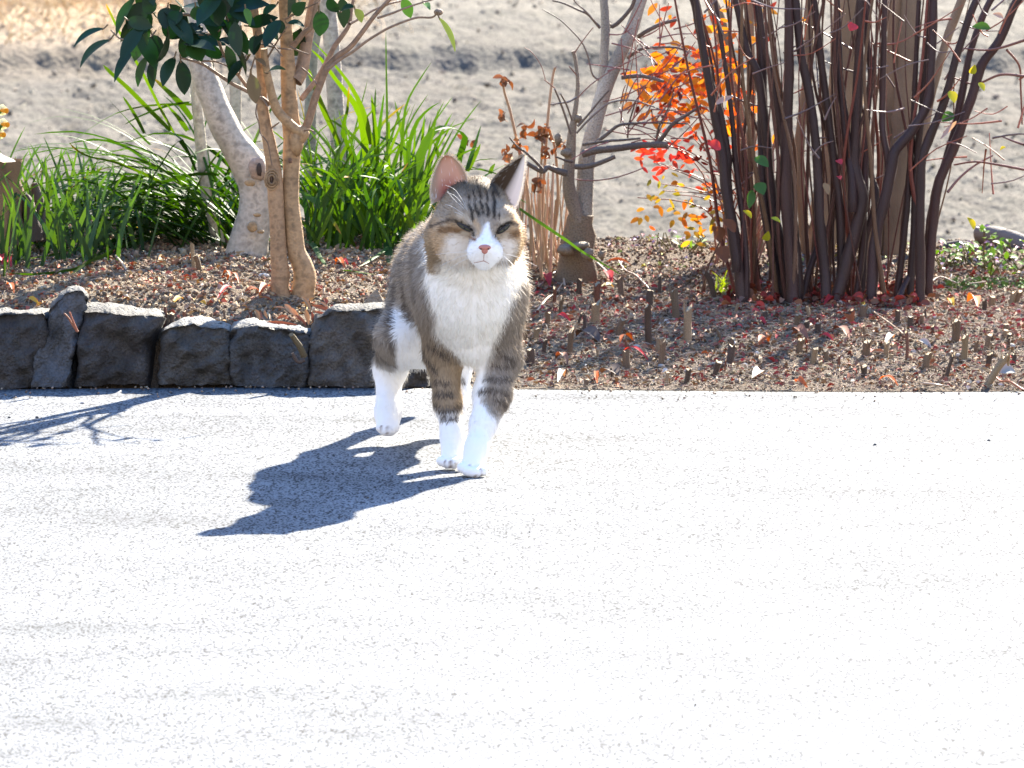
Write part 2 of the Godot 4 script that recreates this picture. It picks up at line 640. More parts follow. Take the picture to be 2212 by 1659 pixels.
func build_edging() -> void:
	var dark := Color(0.060, 0.054, 0.050)
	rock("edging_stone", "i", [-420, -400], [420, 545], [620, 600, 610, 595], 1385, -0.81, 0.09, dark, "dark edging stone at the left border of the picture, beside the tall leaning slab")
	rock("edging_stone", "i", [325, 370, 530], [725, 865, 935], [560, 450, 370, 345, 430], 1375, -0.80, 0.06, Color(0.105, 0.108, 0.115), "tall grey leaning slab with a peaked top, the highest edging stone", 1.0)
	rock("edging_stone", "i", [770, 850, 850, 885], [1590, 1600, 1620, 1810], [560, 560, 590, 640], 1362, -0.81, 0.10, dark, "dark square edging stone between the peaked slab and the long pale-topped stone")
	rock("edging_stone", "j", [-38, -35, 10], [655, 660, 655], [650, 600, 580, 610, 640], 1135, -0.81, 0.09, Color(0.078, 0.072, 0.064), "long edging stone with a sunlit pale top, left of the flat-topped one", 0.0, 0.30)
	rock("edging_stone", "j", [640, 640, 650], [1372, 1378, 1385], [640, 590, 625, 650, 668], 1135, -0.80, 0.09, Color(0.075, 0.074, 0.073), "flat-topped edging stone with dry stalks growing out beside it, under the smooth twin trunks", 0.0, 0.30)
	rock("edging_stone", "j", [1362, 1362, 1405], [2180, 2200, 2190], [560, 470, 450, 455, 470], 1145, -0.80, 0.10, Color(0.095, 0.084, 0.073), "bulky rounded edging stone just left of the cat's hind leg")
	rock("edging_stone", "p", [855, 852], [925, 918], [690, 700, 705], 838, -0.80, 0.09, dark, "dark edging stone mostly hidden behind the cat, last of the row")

# ---------------------------------------------------------------- loose stuff on the bed
func scatter(called: String, mesh: Mesh, m: Material, xf: Array, cols: PackedColorArray) -> void:
	var mm := MultiMesh.new()
	mm.transform_format = MultiMesh.TRANSFORM_3D
	mm.use_colors = true
	mm.mesh = mesh
	mm.instance_count = xf.size()
	for k in xf.size():
		mm.set_instance_transform(k, xf[k])
		mm.set_instance_color(k, cols[k])
	var o := MultiMeshInstance3D.new()
	o.name = numbered(called)
	o.multimesh = mm
	o.material_override = m
	add_child(o, true)
	o.set_meta("kind", "stuff")

func pebble_mesh() -> Mesh:
	var mb := MB.new()
	ball(mb, Vector3.ZERO, Vector3(1.0, 0.7, 0.9), Color.WHITE, 1.1, 4, 6)
	mb.smooth()
	return mb.mesh()

func chip_mesh() -> Mesh:            # a small curled leaf scrap
	var mb := MB.new()
	leaf(mb, Vector3(-1, 0, 0), Vector3(1, 0.1, 0), 1.1, Vector3.UP, Color.WHITE, 0.22, 0.5, 4)
	return mb.mesh()

func straw_mesh() -> Mesh:
	var mb := MB.new()
	tube(mb, PackedVector3Array([Vector3(-1, 0, 0), Vector3(0, 0.12, 0.1), Vector3(1, 0, 0)]), [0.035, 0.03], Color.WHITE, 4, 2, 0.0, 0.0)
	return mb.mesh()

func rnd_basis(size: float, flat := 0.4) -> Basis:
	return Basis.from_euler(Vector3(rng.randf_range(-flat, flat), rng.randf() * TAU, rng.randf_range(-flat, flat))).scaled(Vector3.ONE * size)

func build_granules() -> void:
	var xf := []
	var cols := PackedColorArray()
	var peb := pebble_mesh()
	for k in 58000:
		var x := rng.randf_range(-0.95, 0.95)
		var b := pow(rng.randf(), 0.8) * 1.3
		var z := edge_z(x) - 0.008 - b
		if x < -0.12: z -= 0.07
		elif rng.randf() < 0.35: continue
		var s := 0.0016 + 0.0022 * pow(rng.randf(), 2.0)
		if rng.randf() < 0.012: s *= 1.8
		if x > -0.12: s *= 0.8
		var p := Vector3(x, ground(x, z) + s * 0.45, z)
		xf.append(Transform3D(rnd_basis(s, 1.5), p))
		var c := Color(0.285, 0.205, 0.13)
		var t := rng.randf()
		if t < 0.32: c = Color(0.15, 0.105, 0.072)
		elif t < 0.43: c = Color(0.38, 0.31, 0.225)
		elif t < 0.53: c = Color(0.24, 0.11, 0.07)
		if x > -0.1: c *= 0.8
		c.a = 1.0
		cols.append(vary(c, 0.22))
	scatter("soil_granules", peb, M.granule, xf, cols)
	# clods on the field
	xf = []
	cols = PackedColorArray()
	for k in 4000:
		var x := rng.randf_range(-2.4, 2.4)
		var z := -6.8 - 6.8 * rng.randf()
		var s := 0.003 + 0.005 * pow(rng.randf(), 2.5)
		xf.append(Transform3D(rnd_basis(s, 1.5), Vector3(x, field_y(x, z) + s * 0.25, z)))
		cols.append(vary(Color(0.20, 0.17, 0.13), 0.22))
	scatter("field_clods", peb, M.granule, xf, cols)
	# dry grass along the field's far left side
	xf = []
	cols = PackedColorArray()
	var straw := straw_mesh()
	for k in 9000:
		var z := rng.randf_range(-14.5, -10.9)
		var x := rng.randf_range(-1.9, -0.15 - 0.15 * rng.randf())
		if rng.randf() > ss(-10.7, -12.4, z) + 0.15: continue
		if x > -0.42 and rng.randf() < 0.75: continue
		var l := rng.randf_range(0.015, 0.05)
		xf.append(Transform3D(Basis.from_euler(Vector3(rng.randf_range(-0.5, 0.5), rng.randf() * TAU, rng.randf_range(0.0, 1.3))).scaled(Vector3(l, l * 1.0, l)), Vector3(x, field_y(x, z) + l * 0.4, z)))
		cols.append(vary(Color(0.50, 0.37, 0.22).lerp(Color(0.52, 0.26, 0.20), ss(-13.1, -14.2, z) * rng.randf()), 0.2))
	scatter("dry_field_grass", straw, M.litter, xf, cols)

func in_right_bed() -> Vector3:
	var x := rng.randf_range(-0.03, 0.95)
	var b := pow(rng.randf(), 0.9) * 1.0 + 0.012
	var z := edge_z(x) - b
	return Vector3(x, ground(x, z), z)

func build_litter() -> void:
	var xf := []
	var cols := PackedColorArray()
	for k in 10500:
		var p := in_right_bed()
		var near_clump: float = exp(-pow((p.x - 0.38) / 0.34, 2.0)) * exp(-pow((edge_z(p.x) - p.z - 0.72) / 0.30, 2.0))
		var red := rng.randf() < 0.20 + 0.42 * near_clump
		if not red and rng.randf() < 0.3: continue
		var s := rng.randf_range(0.0022, 0.0052) * (1.15 if red else 1.0)
		p.y += s * 0.5
		xf.append(Transform3D(rnd_basis(s, 1.1) * Basis.from_scale(Vector3(1.0, 1.0, rng.randf_range(0.5, 1.1))), p))
		var c := Color(0.29, 0.195, 0.115)
		if red: c = [Color(0.30, 0.055, 0.045), Color(0.22, 0.06, 0.05), Color(0.36, 0.14, 0.08), Color(0.42, 0.05, 0.05), Color(0.20, 0.085, 0.065), Color(0.26, 0.13, 0.09)][rng.randi() % 6]
		elif rng.randf() < 0.08: c = Color(0.48, 0.42, 0.36)
		elif rng.randf() < 0.3: c = Color(0.18, 0.13, 0.10)
		cols.append(vary(c, 0.25))
	for k in 380:                    # leaves drifted round the foot of the dark stems
		var c0 := gp(rng.randf_range(1585, 2010), rng.randf_range(628, 668))
		var s := rng.randf_range(0.004, 0.0085)
		xf.append(Transform3D(rnd_basis(s, 1.2), c0 + Vector3(rng.randfn(0, 0.012), s * 0.6 + rng.randf() * 0.008, rng.randfn(0, 0.02))))
		cols.append(vary([Color(0.20, 0.035, 0.03), Color(0.14, 0.05, 0.04), Color(0.24, 0.11, 0.06), Color(0.17, 0.095, 0.065), Color(0.34, 0.05, 0.04)][rng.randi() % 5], 0.25))
	for k in 1900:                    # sparser scraps over the left part
		var x := rng.randf_range(-0.95, -0.1)
		var z := edge_z(x) - 0.10 - 0.45 * rng.randf()
		var s := rng.randf_range(0.0022, 0.005)
		xf.append(Transform3D(rnd_basis(s, 1.0), Vector3(x, ground(x, z) + s * 0.6, z)))
		cols.append(vary([Color(0.40, 0.10, 0.06), Color(0.33, 0.22, 0.12), Color(0.42, 0.25, 0.10), Color(0.25, 0.16, 0.12)][rng.randi() % 4], 0.25))
	scatter("leaf_litter", chip_mesh(), M.litter, xf, cols)
	xf = []
	cols = PackedColorArray()
	for k in 12000:                    # dry fibres and bits of straw
		var p := in_right_bed()
		if rng.randf() < 0.12: p.x = rng.randf_range(-0.95, -0.1); p.z = edge_z(p.x) - rng.randf_range(0.09, 0.5); p.y = ground(p.x, p.z)
		var l := rng.randf_range(0.004, 0.014)
		xf.append(Transform3D(Basis.from_euler(Vector3(rng.randf_range(-0.4, 0.4), rng.randf() * TAU, rng.randf_range(-0.45, 0.6))).scaled(Vector3(l, minf(l, 0.007), minf(l, 0.007))), p + Vector3.UP * 0.003))
		cols.append(vary(Color(0.40, 0.33, 0.25) if rng.randf() < 0.7 else Color(0.25, 0.15, 0.11), 0.3))
	scatter("straw_litter", straw_mesh(), M.litter, xf, cols)

# ---------------------------------------------------------------- cut stems sticking out of the bed
func stub_mesh(h: float, w: float, col: Color, split: bool, lean: float) -> MB:
	var mb := MB.new()
	var top := Vector3(lean * h, h, rng.randf_range(-0.2, 0.2) * h)
	tube(mb, PackedVector3Array([Vector3(0, -0.008, 0), top * 0.5 + Vector3(rng.randf_range(-0.05, 0.05) * h, 0, 0), top]), [w * 0.55, w * 0.47, w * 0.5], col, 9, 4, 0.22, 0.35, true)
	# the cut: an uneven, slanted, frayed end
	var nsides := 9
	var m := mb.v.size() - nsides - 1
	for k in nsides:
		var d := rng.randf_range(-0.10, 0.10) * h + (0.12 * h * cos(TAU * k / nsides) if split else 0.0)
		d = clampf(d, -w, w * 1.2)
		mb.v[m - nsides + k].y += d
		mb.v[m + 1 + k].y += d
	for k in range(m, mb.v.size()): mb.c[k] = Color(0.48, 0.36, 0.22)
	if split:
		for k in 4:
			var a := rng.randf() * TAU
			var q := top + Vector3(cos(a), 0, sin(a)) * w * 0.4
			tube(mb, PackedVector3Array([q - Vector3(0, h * 0.3, 0), q + Vector3(cos(a) * w * 0.3, rng.randf_range(0.1, 0.3) * h, sin(a) * w * 0.3)]), [w * 0.12, w * 0.03], col * 1.3, 4, 1, 0.0, 0.2)
	return mb

func where_words(p: Vector3) -> String:
	var b := edge_z(p.x) - p.z
	if p.x < -0.1: return "behind the edging stones"
	if b < 0.18: return "by the pavement edge"
	var side := "under the bare tree" if p.x < 0.17 else "before the dark stems" if p.x < 0.42 else "right of the dark stems"
	return side + (", midway" if b < 0.45 else "")

func build_stubs() -> void:
	# foot x, foot y, height, width, lean, tone (0 dark brown, 1 brown, 2 straw, 3 red-brown)
	var thin := []
	var known := [
		[1248, 640, 36, 13, 0.1, 0], [1290, 655, 42, 15, 0.0, 3], [1343, 640, 38, 15, -0.1, 1], [1285, 700, 46, 20, 0.05, 2], [1262, 715, 34, 9, 0.0, 0], [1229, 765, 52, 14, 0.12, 1],
		[1403, 740, 84, 16, -0.05, 0], [1486, 737, 72, 19, 0.0, 2], [1462, 690, 62, 18, -0.1, 1], [1405, 660, 34, 17, 0.0, 0], [1424, 640, 44, 9, 0.0, 0], [1521, 640, 52, 8, 0.0, 3], [1545, 645, 56, 14, -0.35, 0],
		[1425, 790, 50, 14, 0.15, 1], [1423, 760, 30, 18, 0.1, 2], [1478, 835, 40, 13, 0.25, 0], [1574, 792, 44, 17, 0.2, 0], [1572, 765, 34, 12, 0.3, 1], [1544, 810, 30, 14, 0.3, 0],
		[1146, 790, 36, 20, 0.0, 0], [1176, 765, 30, 10, 0.05, 0], [1157, 735, 26, 14, 0.15, 2], [1183, 705, 30, 13, 0.0, 1], [1213, 685, 40, 9, 0.0, 1], [1199, 660, 40, 9, 0.0, 3], [1335, 725, 36, 15, 0.3, 1],
		[1356, 800, 40, 18, -0.1, 1], [1653, 695, 22, 13, 0.0, 0], [1722, 705, 26, 17, 0.1, 1], [1742, 715, 22, 13, 0.0, 0], [1767, 720, 22, 14, 0.0, 0], [1727, 765, 32, 16, 0.1, 1], [1755, 785, 34, 15, 0.15, 2], [1787, 780, 24, 12, -0.15, 1],
		[1865, 690, 30, 18, 0.0, 1], [1872, 770, 34, 18, 0.05, 1], [1912, 770, 30, 13, 0.1, 2], [1938, 700, 28, 13, 0.05, 0], [1967, 715, 32, 14, 0.0, 0], [1992, 700, 20, 10, 0.0, 1], [2062, 740, 46, 20, 0.08, 1], [2081, 775, 50, 15, 0.05, 2],
		[2130, 755, 32, 13, 0.25, 1], [2107, 765, 28, 9, 0.15, 1], [2141, 665, 24, 15, 0.15, 2], [2181, 660, 28, 12, 0.3, 2], [2195, 655, 26, 12, 0.3, 1], [2000, 800, 36, 17, 0.15, 1], [2040, 820, 56, 9, 0.35, 0], [2135, 790, 26, 14, 0.1, 0],
		[2125, 835, 64, 17, 0.75, 2], [1866, 815, 24, 15, 0.0, 0], [1958, 780, 64, 8, 0.0, 3], [2174, 720, 20, 14, 0.0, 1], [2190, 790, 24, 10, 0.1, 0],
		[356, 702, 40, 8, 0.0, 3], [362, 705, 26, 8, 0.1, 1], [372, 706, 30, 12, 0.0, 0], [398, 700, 28, 8, 0.0, 3], [406, 702, 24, 7, 0.0, 1], [455, 696, 20, 8, 0.0, 1], [488, 692, 24, 6, -0.2, 1], [545, 695, 24, 7, -0.15, 3], [552, 697, 24, 7, 0.0, 0],
		[232, 662, 22, 8, 0.0, 3], [420, 586, 60, 9, -0.1, 2], [432, 586, 34, 13, -0.3, 1], [1700, 655, 30, 18, 0.0, 0], [1760, 650, 26, 14, 0.1, 0]]
	for k in 48:
		var p := in_right_bed()
		if edge_z(p.x) - p.z > 0.72: continue
		thin.append([p, rng.randf_range(0.008, 0.020), rng.randf_range(0.0018, 0.0034), rng.randf_range(-0.3, 0.4), 3 if rng.randf() < 0.6 else 0])
	var tones := [Color(0.105, 0.072, 0.052), Color(0.22, 0.15, 0.095), Color(0.37, 0.27, 0.165), Color(0.21, 0.085, 0.05)]
	var spots := []
	for s in known:
		var p := gp(s[0], s[1])
		spots.append([p, seen_size(s[2], p.z), seen_size(s[3] * 0.95, p.z), s[4], s[5]])
	for k in 55:
		var p := in_right_bed()
		if edge_z(p.x) - p.z > 0.72: continue
		spots.append([p, rng.randf_range(0.008, 0.017), rng.randf_range(0.003, 0.0065), rng.randf_range(-0.3, 0.45), rng.randi() % 3])
	for s in spots + thin:
		var p: Vector3 = s[0]
		var h: float = s[1]
		var tone: int = s[4]
		var mb := stub_mesh(h, s[2], vary(tones[tone], 0.12), rng.randf() < 0.5, s[3])
		for j in mb.v.size(): mb.v[j] += p
		var size := "tall" if h > 0.027 else "short" if h > 0.014 else "tiny"
		var lean := "leaning right" if s[3] > 0.12 else "leaning left" if s[3] < -0.09 else "upright"
		single("cut_stem", mb, M.dry_wood, p, "%s %s stem stub, %s, %s" % [size, ["dark", "brown", "straw-coloured", "red-brown"][tone], lean, where_words(p)], "plant stub", "cut stem stubs left standing in the bed")

# grit, leaf scraps and fibres spilt over the pavement's edge
func build_spill() -> void:
	var xf := []
	var cols := PackedColorArray()
	for k in 300:
		var x := rng.randf_range(-0.9, 0.95)
		var b := pow(rng.randf(), 4.0) * 0.10
		var s := rng.randf_range(0.0006, 0.002)
		xf.append(Transform3D(rnd_basis(s, 1.0), Vector3(x, s * 0.4 + 0.0012, edge_z(x) + 0.002 + b)))
		cols.append(vary([Color(0.26, 0.20, 0.14), Color(0.19, 0.15, 0.12), Color(0.33, 0.28, 0.22), Color(0.28, 0.20, 0.15)][rng.randi() % 4], 0.25))
	for k in 28:
		var x := rng.randf_range(-0.8, 0.8)
		var s := rng.randf_range(0.0006, 0.0015)
		xf.append(Transform3D(rnd_basis(s, 1.0), Vector3(x, s * 0.4 + 0.0012, rng.randf_range(-0.65, 2.0))))
		cols.append(vary(Color(0.16, 0.13, 0.10), 0.3))
	scatter("edge_grit", pebble_mesh(), M.granule, xf, cols)
	xf = []
	cols = PackedColorArray()
	for k in 420:
		var x := rng.randf_range(-0.05, 0.95)
		var b := pow(rng.randf(), 3.0) * 0.05 - 0.012
		var l := rng.randf_range(0.003, 0.009)
		xf.append(Transform3D(Basis.from_euler(Vector3(rng.randf_range(-0.3, 0.3), rng.randf() * TAU, rng.randf_range(-0.2, 0.5))).scaled(Vector3(l, 0.006, 0.006)), Vector3(x, 0.004, edge_z(x) + b)))
		cols.append(vary(Color(0.36, 0.28, 0.20), 0.3))
	scatter("edge_straw", straw_mesh(), M.litter, xf, cols)

# ---------------------------------------------------------------- camellia: tan twin trunks, dark glossy leaves
func one_tube(called: String, parent: Node3D, p: PackedVector3Array, radii: Array, col: Color, m: Material, sides := 9, rough := 0.08, vary_by := 0.2, per := 5) -> MeshInstance3D:
	var mb := MB.new()
	tube(mb, p, radii, col, sides, per, rough, vary_by)
	return obj(called, mb, m, parent)

func build_camellia() -> void:
	var z := -1.10
	var foot := gp(640, 636)
	z = foot.z
	var k := (CAM.z - z) / FOCAL
	var t := thing("camellia", foot, "small camellia with tan twin trunks and dark glossy leaves, behind the edging stones", "tree")
	var tan_ := Color(0.46, 0.295, 0.155)
	var tr := one_tube("trunk", t, path("p", z, z, [656, 652, 655, 632, 658, 600, 652, 570, 640, 540, 634, 490, 629, 440, 628, 385, 630, 335, 632, 295, 627, 250, 624, 200, 622, 150, 618, 75, 615, 0, 612, -90, 606, -230]),
		[28 * k, 26 * k, 25 * k, 23 * k, 20.5 * k, 19 * k, 18.5 * k, 18 * k, 20 * k, 22 * k, 19 * k, 17 * k, 16 * k, 14 * k, 13 * k, 11 * k, 7 * k], tan_, M.pale_bark, 14, 0.12, 0.3)
	var kn := MB.new()
	ball(kn, P(640, 305, z + 0.012), Vector3(0.009, 0.016, 0.010), tan_ * 0.95, 0.4, 8, 10)
	obj("knot", kn, M.pale_bark, tr)
	kn = MB.new()
	ball(kn, P(627, 347, z + 0.0165), Vector3(0.003, 0.0035, 0.002), Color(0.24, 0.13, 0.08), 0.3, 6, 8)
	obj("knot", kn, M.pale_bark, tr)
	tr = one_tube("trunk", t, path("p", z + 0.004, z + 0.012, [610, 652, 605, 630, 606, 590, 602, 550, 600, 500, 597, 450, 594, 400, 590, 360, 582, 310, 573, 265, 566, 220, 566, 160, 560, 100, 552, 40, 540, -30, 520, -160]),
		[25 * k, 22 * k, 20 * k, 18 * k, 17 * k, 18 * k, 18 * k, 17 * k, 14 * k, 13 * k, 12 * k, 12 * k, 11 * k, 10 * k, 9 * k, 5 * k], Color(0.43, 0.27, 0.15), M.pale_bark, 14, 0.12, 0.3)
	kn = MB.new()
	for r in 3:       # the healed branch scar: rings round a slit
		var ring := PackedVector3Array()
		for j in 11:
			var a := TAU * j / 10.0
			ring.append(P(587 + cos(a) * (15 - 4 * r), 388 - sin(a) * (22 - 6 * r), z + 0.018 + 0.002 * r))
		tube(kn, ring, [2.6 * k, 2.6 * k], tan_ * (1.0 - 0.22 * r), 6, 1, 0.1, 0.2)
	ball(kn, P(587, 388, z + 0.019), Vector3(3 * k, 13 * k, 3 * k), Color(0.15, 0.09, 0.06), 0.1)
	obj("branch_scar", kn, M.pale_bark, tr)
	var br := Color(0.33, 0.215, 0.14)
	# main limbs in the photograph
	one_tube("branch", t, path("b", z + 0.012, z + 0.03, [1040, 1210, 1100, 1150, 1040, 1120, 960, 1050, 880, 960, 840, 860, 800, 700, 775, 560, 760, 420]), [14 * k, 14 * k, 11 * k, 11 * k, 11 * k, 10 * k, 9 * k, 8 * k, 8 * k], tan_, M.pale_bark, 10)
	one_tube("branch", t, path("b", z + 0.005, z + 0.05, [1070, 1210, 1110, 1140, 1160, 1000, 1200, 860, 1245, 730, 1300, 590, 1400, 480, 1500, 410, 1600, 290, 1720, 130, 1850, -10, 1960, -160, 2050, -400]), [12 * k, 10 * k, 9 * k, 8.5 * k, 8 * k, 9 * k, 6.5 * k, 6 * k, 5.5 * k, 5 * k, 4.5 * k, 4 * k, 2 * k], br, M.pale_bark, 9)
	one_tube("branch", t, path("b", z - 0.01, z - 0.05, [1080, 860, 1150, 770, 1220, 680, 1290, 560, 1370, 400, 1450, 290, 1500, 200, 1520, 60, 1560, -100]), [6 * k, 6 * k, 6 * k, 6 * k, 5.5 * k, 5 * k, 4.5 * k, 4 * k, 3 * k], br, M.pale_bark, 8)
	one_tube("branch", t, path("b", z - 0.02, z - 0.10, [1500, 205, 1600, 150, 1700, 90, 1850, 30, 1960, 0, 2080, -60]), [3.6 * k, 3 * k, 2.6 * k, 2 * k], br, M.pale_bark, 7)
	one_tube("branch", t, path("b", z + 0.04, z + 0.06, [1310, 600, 1420, 510, 1520, 450, 1640, 360, 1750, 290, 1850, 235, 2000, 175, 2100, 150, 2210, 150, 2260, 110]), [4.5 * k, 3.6 * k, 3.2 * k, 3 * k, 2.8 * k, 2.5 * k, 2.4 * k, 2 * k], br, M.pale_bark, 7)
	one_tube("branch", t, path("b", z + 0.05, z + 0.07, [1740, 155, 1850, 120, 1980, 70, 2100, 30, 2240, -10]), [3 * k, 2.5 * k, 2 * k, 1.6 * k], br, M.pale_bark, 7)
	one_tube("branch", t, path("b", z, z - 0.03, [1030, 700, 1080, 620, 1110, 480, 1140, 300, 1170, 150, 1200, 0, 1240, -200]), [17 * k, 15 * k, 14 * k, 13 * k, 13 * k, 12 * k, 8 * k], Color(0.36, 0.24, 0.155), M.pale_bark, 11)
	one_tube("branch", t, path("b", z + 0.01, z + 0.03, [1010, 400, 1060, 340, 1110, 280, 1170, 230, 1200, 100, 1230, -50]), [7 * k, 6 * k, 6 * k, 5 * k], br, M.pale_bark, 8)
	one_tube("branch", t, path("b", z + 0.015, z + 0.07, [800, 900, 740, 850, 600, 780, 480, 720, 360, 640, 240, 560, 160, 530, 40, 500]), [6 * k, 5 * k, 4.5 * k, 4 * k, 3.5 * k, 3 * k, 2 * k], br, M.pale_bark, 8)
	one_tube("branch", t, path("b", z + 0.01, z + 0.05, [760, 860, 650, 790, 540, 650, 480, 570, 400, 440, 360, 330, 300, 200]), [4.5 * k, 4 * k, 3.5 * k, 3 * k], br, M.pale_bark, 7)
	one_tube("branch", t, path("b", z + 0.01, z + 0.06, [720, 420, 520, 300, 400, 230, 260, 170, 120, 130, 0, 120]), [6 * k, 5 * k, 4 * k, 3 * k], br, M.pale_bark, 8)
	for s in [[790, 500, 880, 350, 960, 230], [760, 350, 830, 380, 920, 490], [700, 370, 850, 410, 1000, 430], [980, 400, 1060, 440, 1150, 470], [560, 260, 470, 200, 430, 130], [940, 170, 1100, 80, 1230, 20],
			[700, 820, 760, 870, 790, 920], [820, 1110, 860, 1080, 890, 1060], [1110, 1130, 1150, 1120, 1190, 1135], [540, 660, 570, 560, 610, 470], [200, 300, 330, 290, 380, 260], [640, 660, 650, 600, 680, 500], [1090, 590, 1150, 640, 1220, 730], [180, 530, 330, 530, 440, 570]]:
		one_tube("twig", t, path("b", z + 0.03, z + 0.06, s), [2.4 * k, 1.6 * k], br * 0.9, M.pale_bark, 6, 0.1, 0.2, 4)
	for s in [[960, 260, 1030, 330, 1090, 340], [1260, 290, 1150, 350, 1090, 335], [1350, 260, 1300, 320, 1250, 300]]:
		one_tube("twig", t, path("a", z + 0.05, z + 0.07, s), [1.6 * k, 2.4 * k], br * 0.8, M.pale_bark, 6)
	var hang := MB.new()
	tube(hang, path("b", z + 0.04, z + 0.045, [700, 900, 690, 980, 715, 1060, 730, 1150, 790, 1230, 810, 1320, 830, 1430]), [1.6 * k, 1.3 * k], Color(0.14, 0.09, 0.06), 5)
	tube(hang, path("b", z + 0.04, z + 0.042, [725, 1120, 705, 1170, 690, 1200]), [1.0 * k, 0.7 * k], Color(0.14, 0.09, 0.06), 4)
	obj("twig", hang, M.twig, t)
	# the leaves one can see: stalk x y, tip x y, width, tone (0 dark, 1 mid, 2 light green, 3 yellow, 4 brown)
	var green := [Color(0.016, 0.040, 0.018), Color(0.030, 0.080, 0.018), Color(0.12, 0.22, 0.03), Color(0.33, 0.33, 0.06), Color(0.20, 0.135, 0.075)]
	for s in [[900, 245, 640, 400, 75, 0], [955, 340, 690, 585, 95, 0], [1230, 230, 1040, 525, 130, 0], [1180, 400, 988, 705, 90, 0], [1275, 480, 1190, 750, 80, 1], [1345, 490, 1315, 765, 100, 0], [1510, 490, 1405, 745, 125, 0], [1560, 520, 1595, 820, 135, 0],
			[1620, 240, 1590, 510, 190, 0], [1310, 300, 1372, 495, 165, 0], [1165, -20, 1005, 300, 90, 1], [1260, 20, 1100, 250, 170, 0], [1450, 60, 1420, 250, 150, 0], [1880, -20, 1890, 225, 155, 0], [1640, 370, 1745, 525, 190, 1], [1690, 50, 1725, 185, 120, 1],
			[1880, 340, 2055, 425, 90, 0], [1925, 490, 1715, 420, 120, 1], [2130, 510, 1968, 725, 95, 0], [2060, 250, 2140, 470, 120, 1], [1330, 110, 1235, -10, 130, 0], [1100, 170, 1320, 235, 120, 0], [1420, 380, 1360, 480, 110, 0], [1560, 90, 1480, 230, 150, 0], [1400, 200, 1560, 330, 140, 0]]:
		a_leaf(t, "a", z, s, green, k)
	for s in [[870, 40, 750, 150, 85, 1], [620, 225, 880, 150, 115, 0], [830, 190, 945, 275, 105, 0], [960, 200, 1115, 235, 80, 0], [1010, 125, 1120, 20, 115, 0], [1235, 90, 1245, 315, 150, 1], [690, 300, 672, 475, 110, 0], [785, 285, 670, 435, 65, 0], [620, 508, 445, 735, 75, 0],
			[785, 635, 945, 600, 75, 1], [650, 640, 690, 895, 120, 4], [565, 260, 605, 465, 110, 1], [600, 70, 640, 225, 65, 2], [1420, 105, 1545, 60, 95, 0], [1545, 75, 1605, 195, 85, 3], [1960, -15, 2030, 155, 100, 2], [2140, 30, 2195, 85, 55, 2], [770, 260, 880, 345, 90, 1], [690, 510, 780, 575, 60, 4], [1320, -20, 1400, 110, 110, 0]]:
		a_leaf(t, "b", z, s, green, k)
	a_leaf(t, "c", z, [60, 150, 200, 445, 55, 3], green, k)
	# denser foliage at the top of the frame and the crown above it
	for j in 170:
		var q := Vector3.ZERO
		if j < 62:
			var w := P(rng.randf_range(265, 760), rng.randf_range(-120, 75), z + rng.randf_range(-0.02, 0.10))
			if j > 28: w = P(rng.randf_range(270, 520), rng.randf_range(-60, 110), z + rng.randf_range(0.0, 0.1))
			q = w
		else:
			var a := rng.randf() * TAU
			var r := 0.30 * sqrt(rng.randf())
			q = P(500, -60, z) + Vector3(clampf(cos(a) * r * 1.2, -0.13, 0.09), 0.055 + rng.randf() * 0.03, sin(a) * r * 0.35)
		var l := rng.randf_range(0.036, 0.056)
		var d := Vector3(rng.randf_range(-0.7, 0.7), rng.randf_range(-1.0, 0.1), rng.randf_range(-0.3, 0.6)).normalized()
		var mb := MB.new()
		leaf(mb, q, q + d * l, l * 0.46, Vector3(rng.randf_range(-0.6, 0.6), rng.randf_range(0.1, 1.0), rng.randf_range(-0.2, 1.0)), vary(green[0 if rng.randf() < 0.7 else 1], 0.2), 0.08, 0.2, 6)
		obj("leaf", mb, M.glossy_leaf, t)
	for j in 16:
		var a := rng.randf() * TAU
		var q := P(610, -40, z)
		one_tube("twig", t, PackedVector3Array([q, q + Vector3(cos(a) * 0.05, 0.0, sin(a) * 0.05), q + Vector3(cos(a) * 0.12, rng.randf() * 0.03, sin(a) * 0.12)]), [4 * k, 1.5 * k], br, M.pale_bark, 6)
	var bud := MB.new()
	ball(bud, P(947, 26, z + 0.06), Vector3(0.0058, 0.0042, 0.0045), Color(0.35, 0.25, 0.17), 0.1)
	obj("bud", bud, M.bark, t)

func a_leaf(t: Node3D, view: String, z: float, s: Array, green: Array, k: float) -> void:
	var a := V(view, s[0], s[1])
	var b := V(view, s[2], s[3])
	var zz := z + rng.randf_range(0.03, 0.10)
	var sc: float = VIEWS[view][2]
	var mb := MB.new()
	var p := P(a.x, a.y, zz)
	var q := P(b.x, b.y, zz + rng.randf_range(-0.012, 0.02))
	var len := (q - p).length()
	var face := Vector3(rng.randf_range(-0.6, 0.6), 0.15 + rng.randf() * 0.5, 1.0)
	if s[4] < 100: face = Vector3(0.0, 0.9, 0.55)
	leaf(mb, p, q, s[4] * sc * k * 1.05, face, vary(green[s[5]], 0.15), 0.15 if s[4] < 100 else 0.09, 0.25, 8)
	tube(mb, PackedVector3Array([p - (q - p).normalized() * len * 0.12 + Vector3.UP * 0.002, p, p + (q - p) * 0.08]), [0.0011, 0.0009], Color(0.20, 0.13, 0.07), 5, 2)
	obj("leaf", mb, M.glossy_leaf, t)

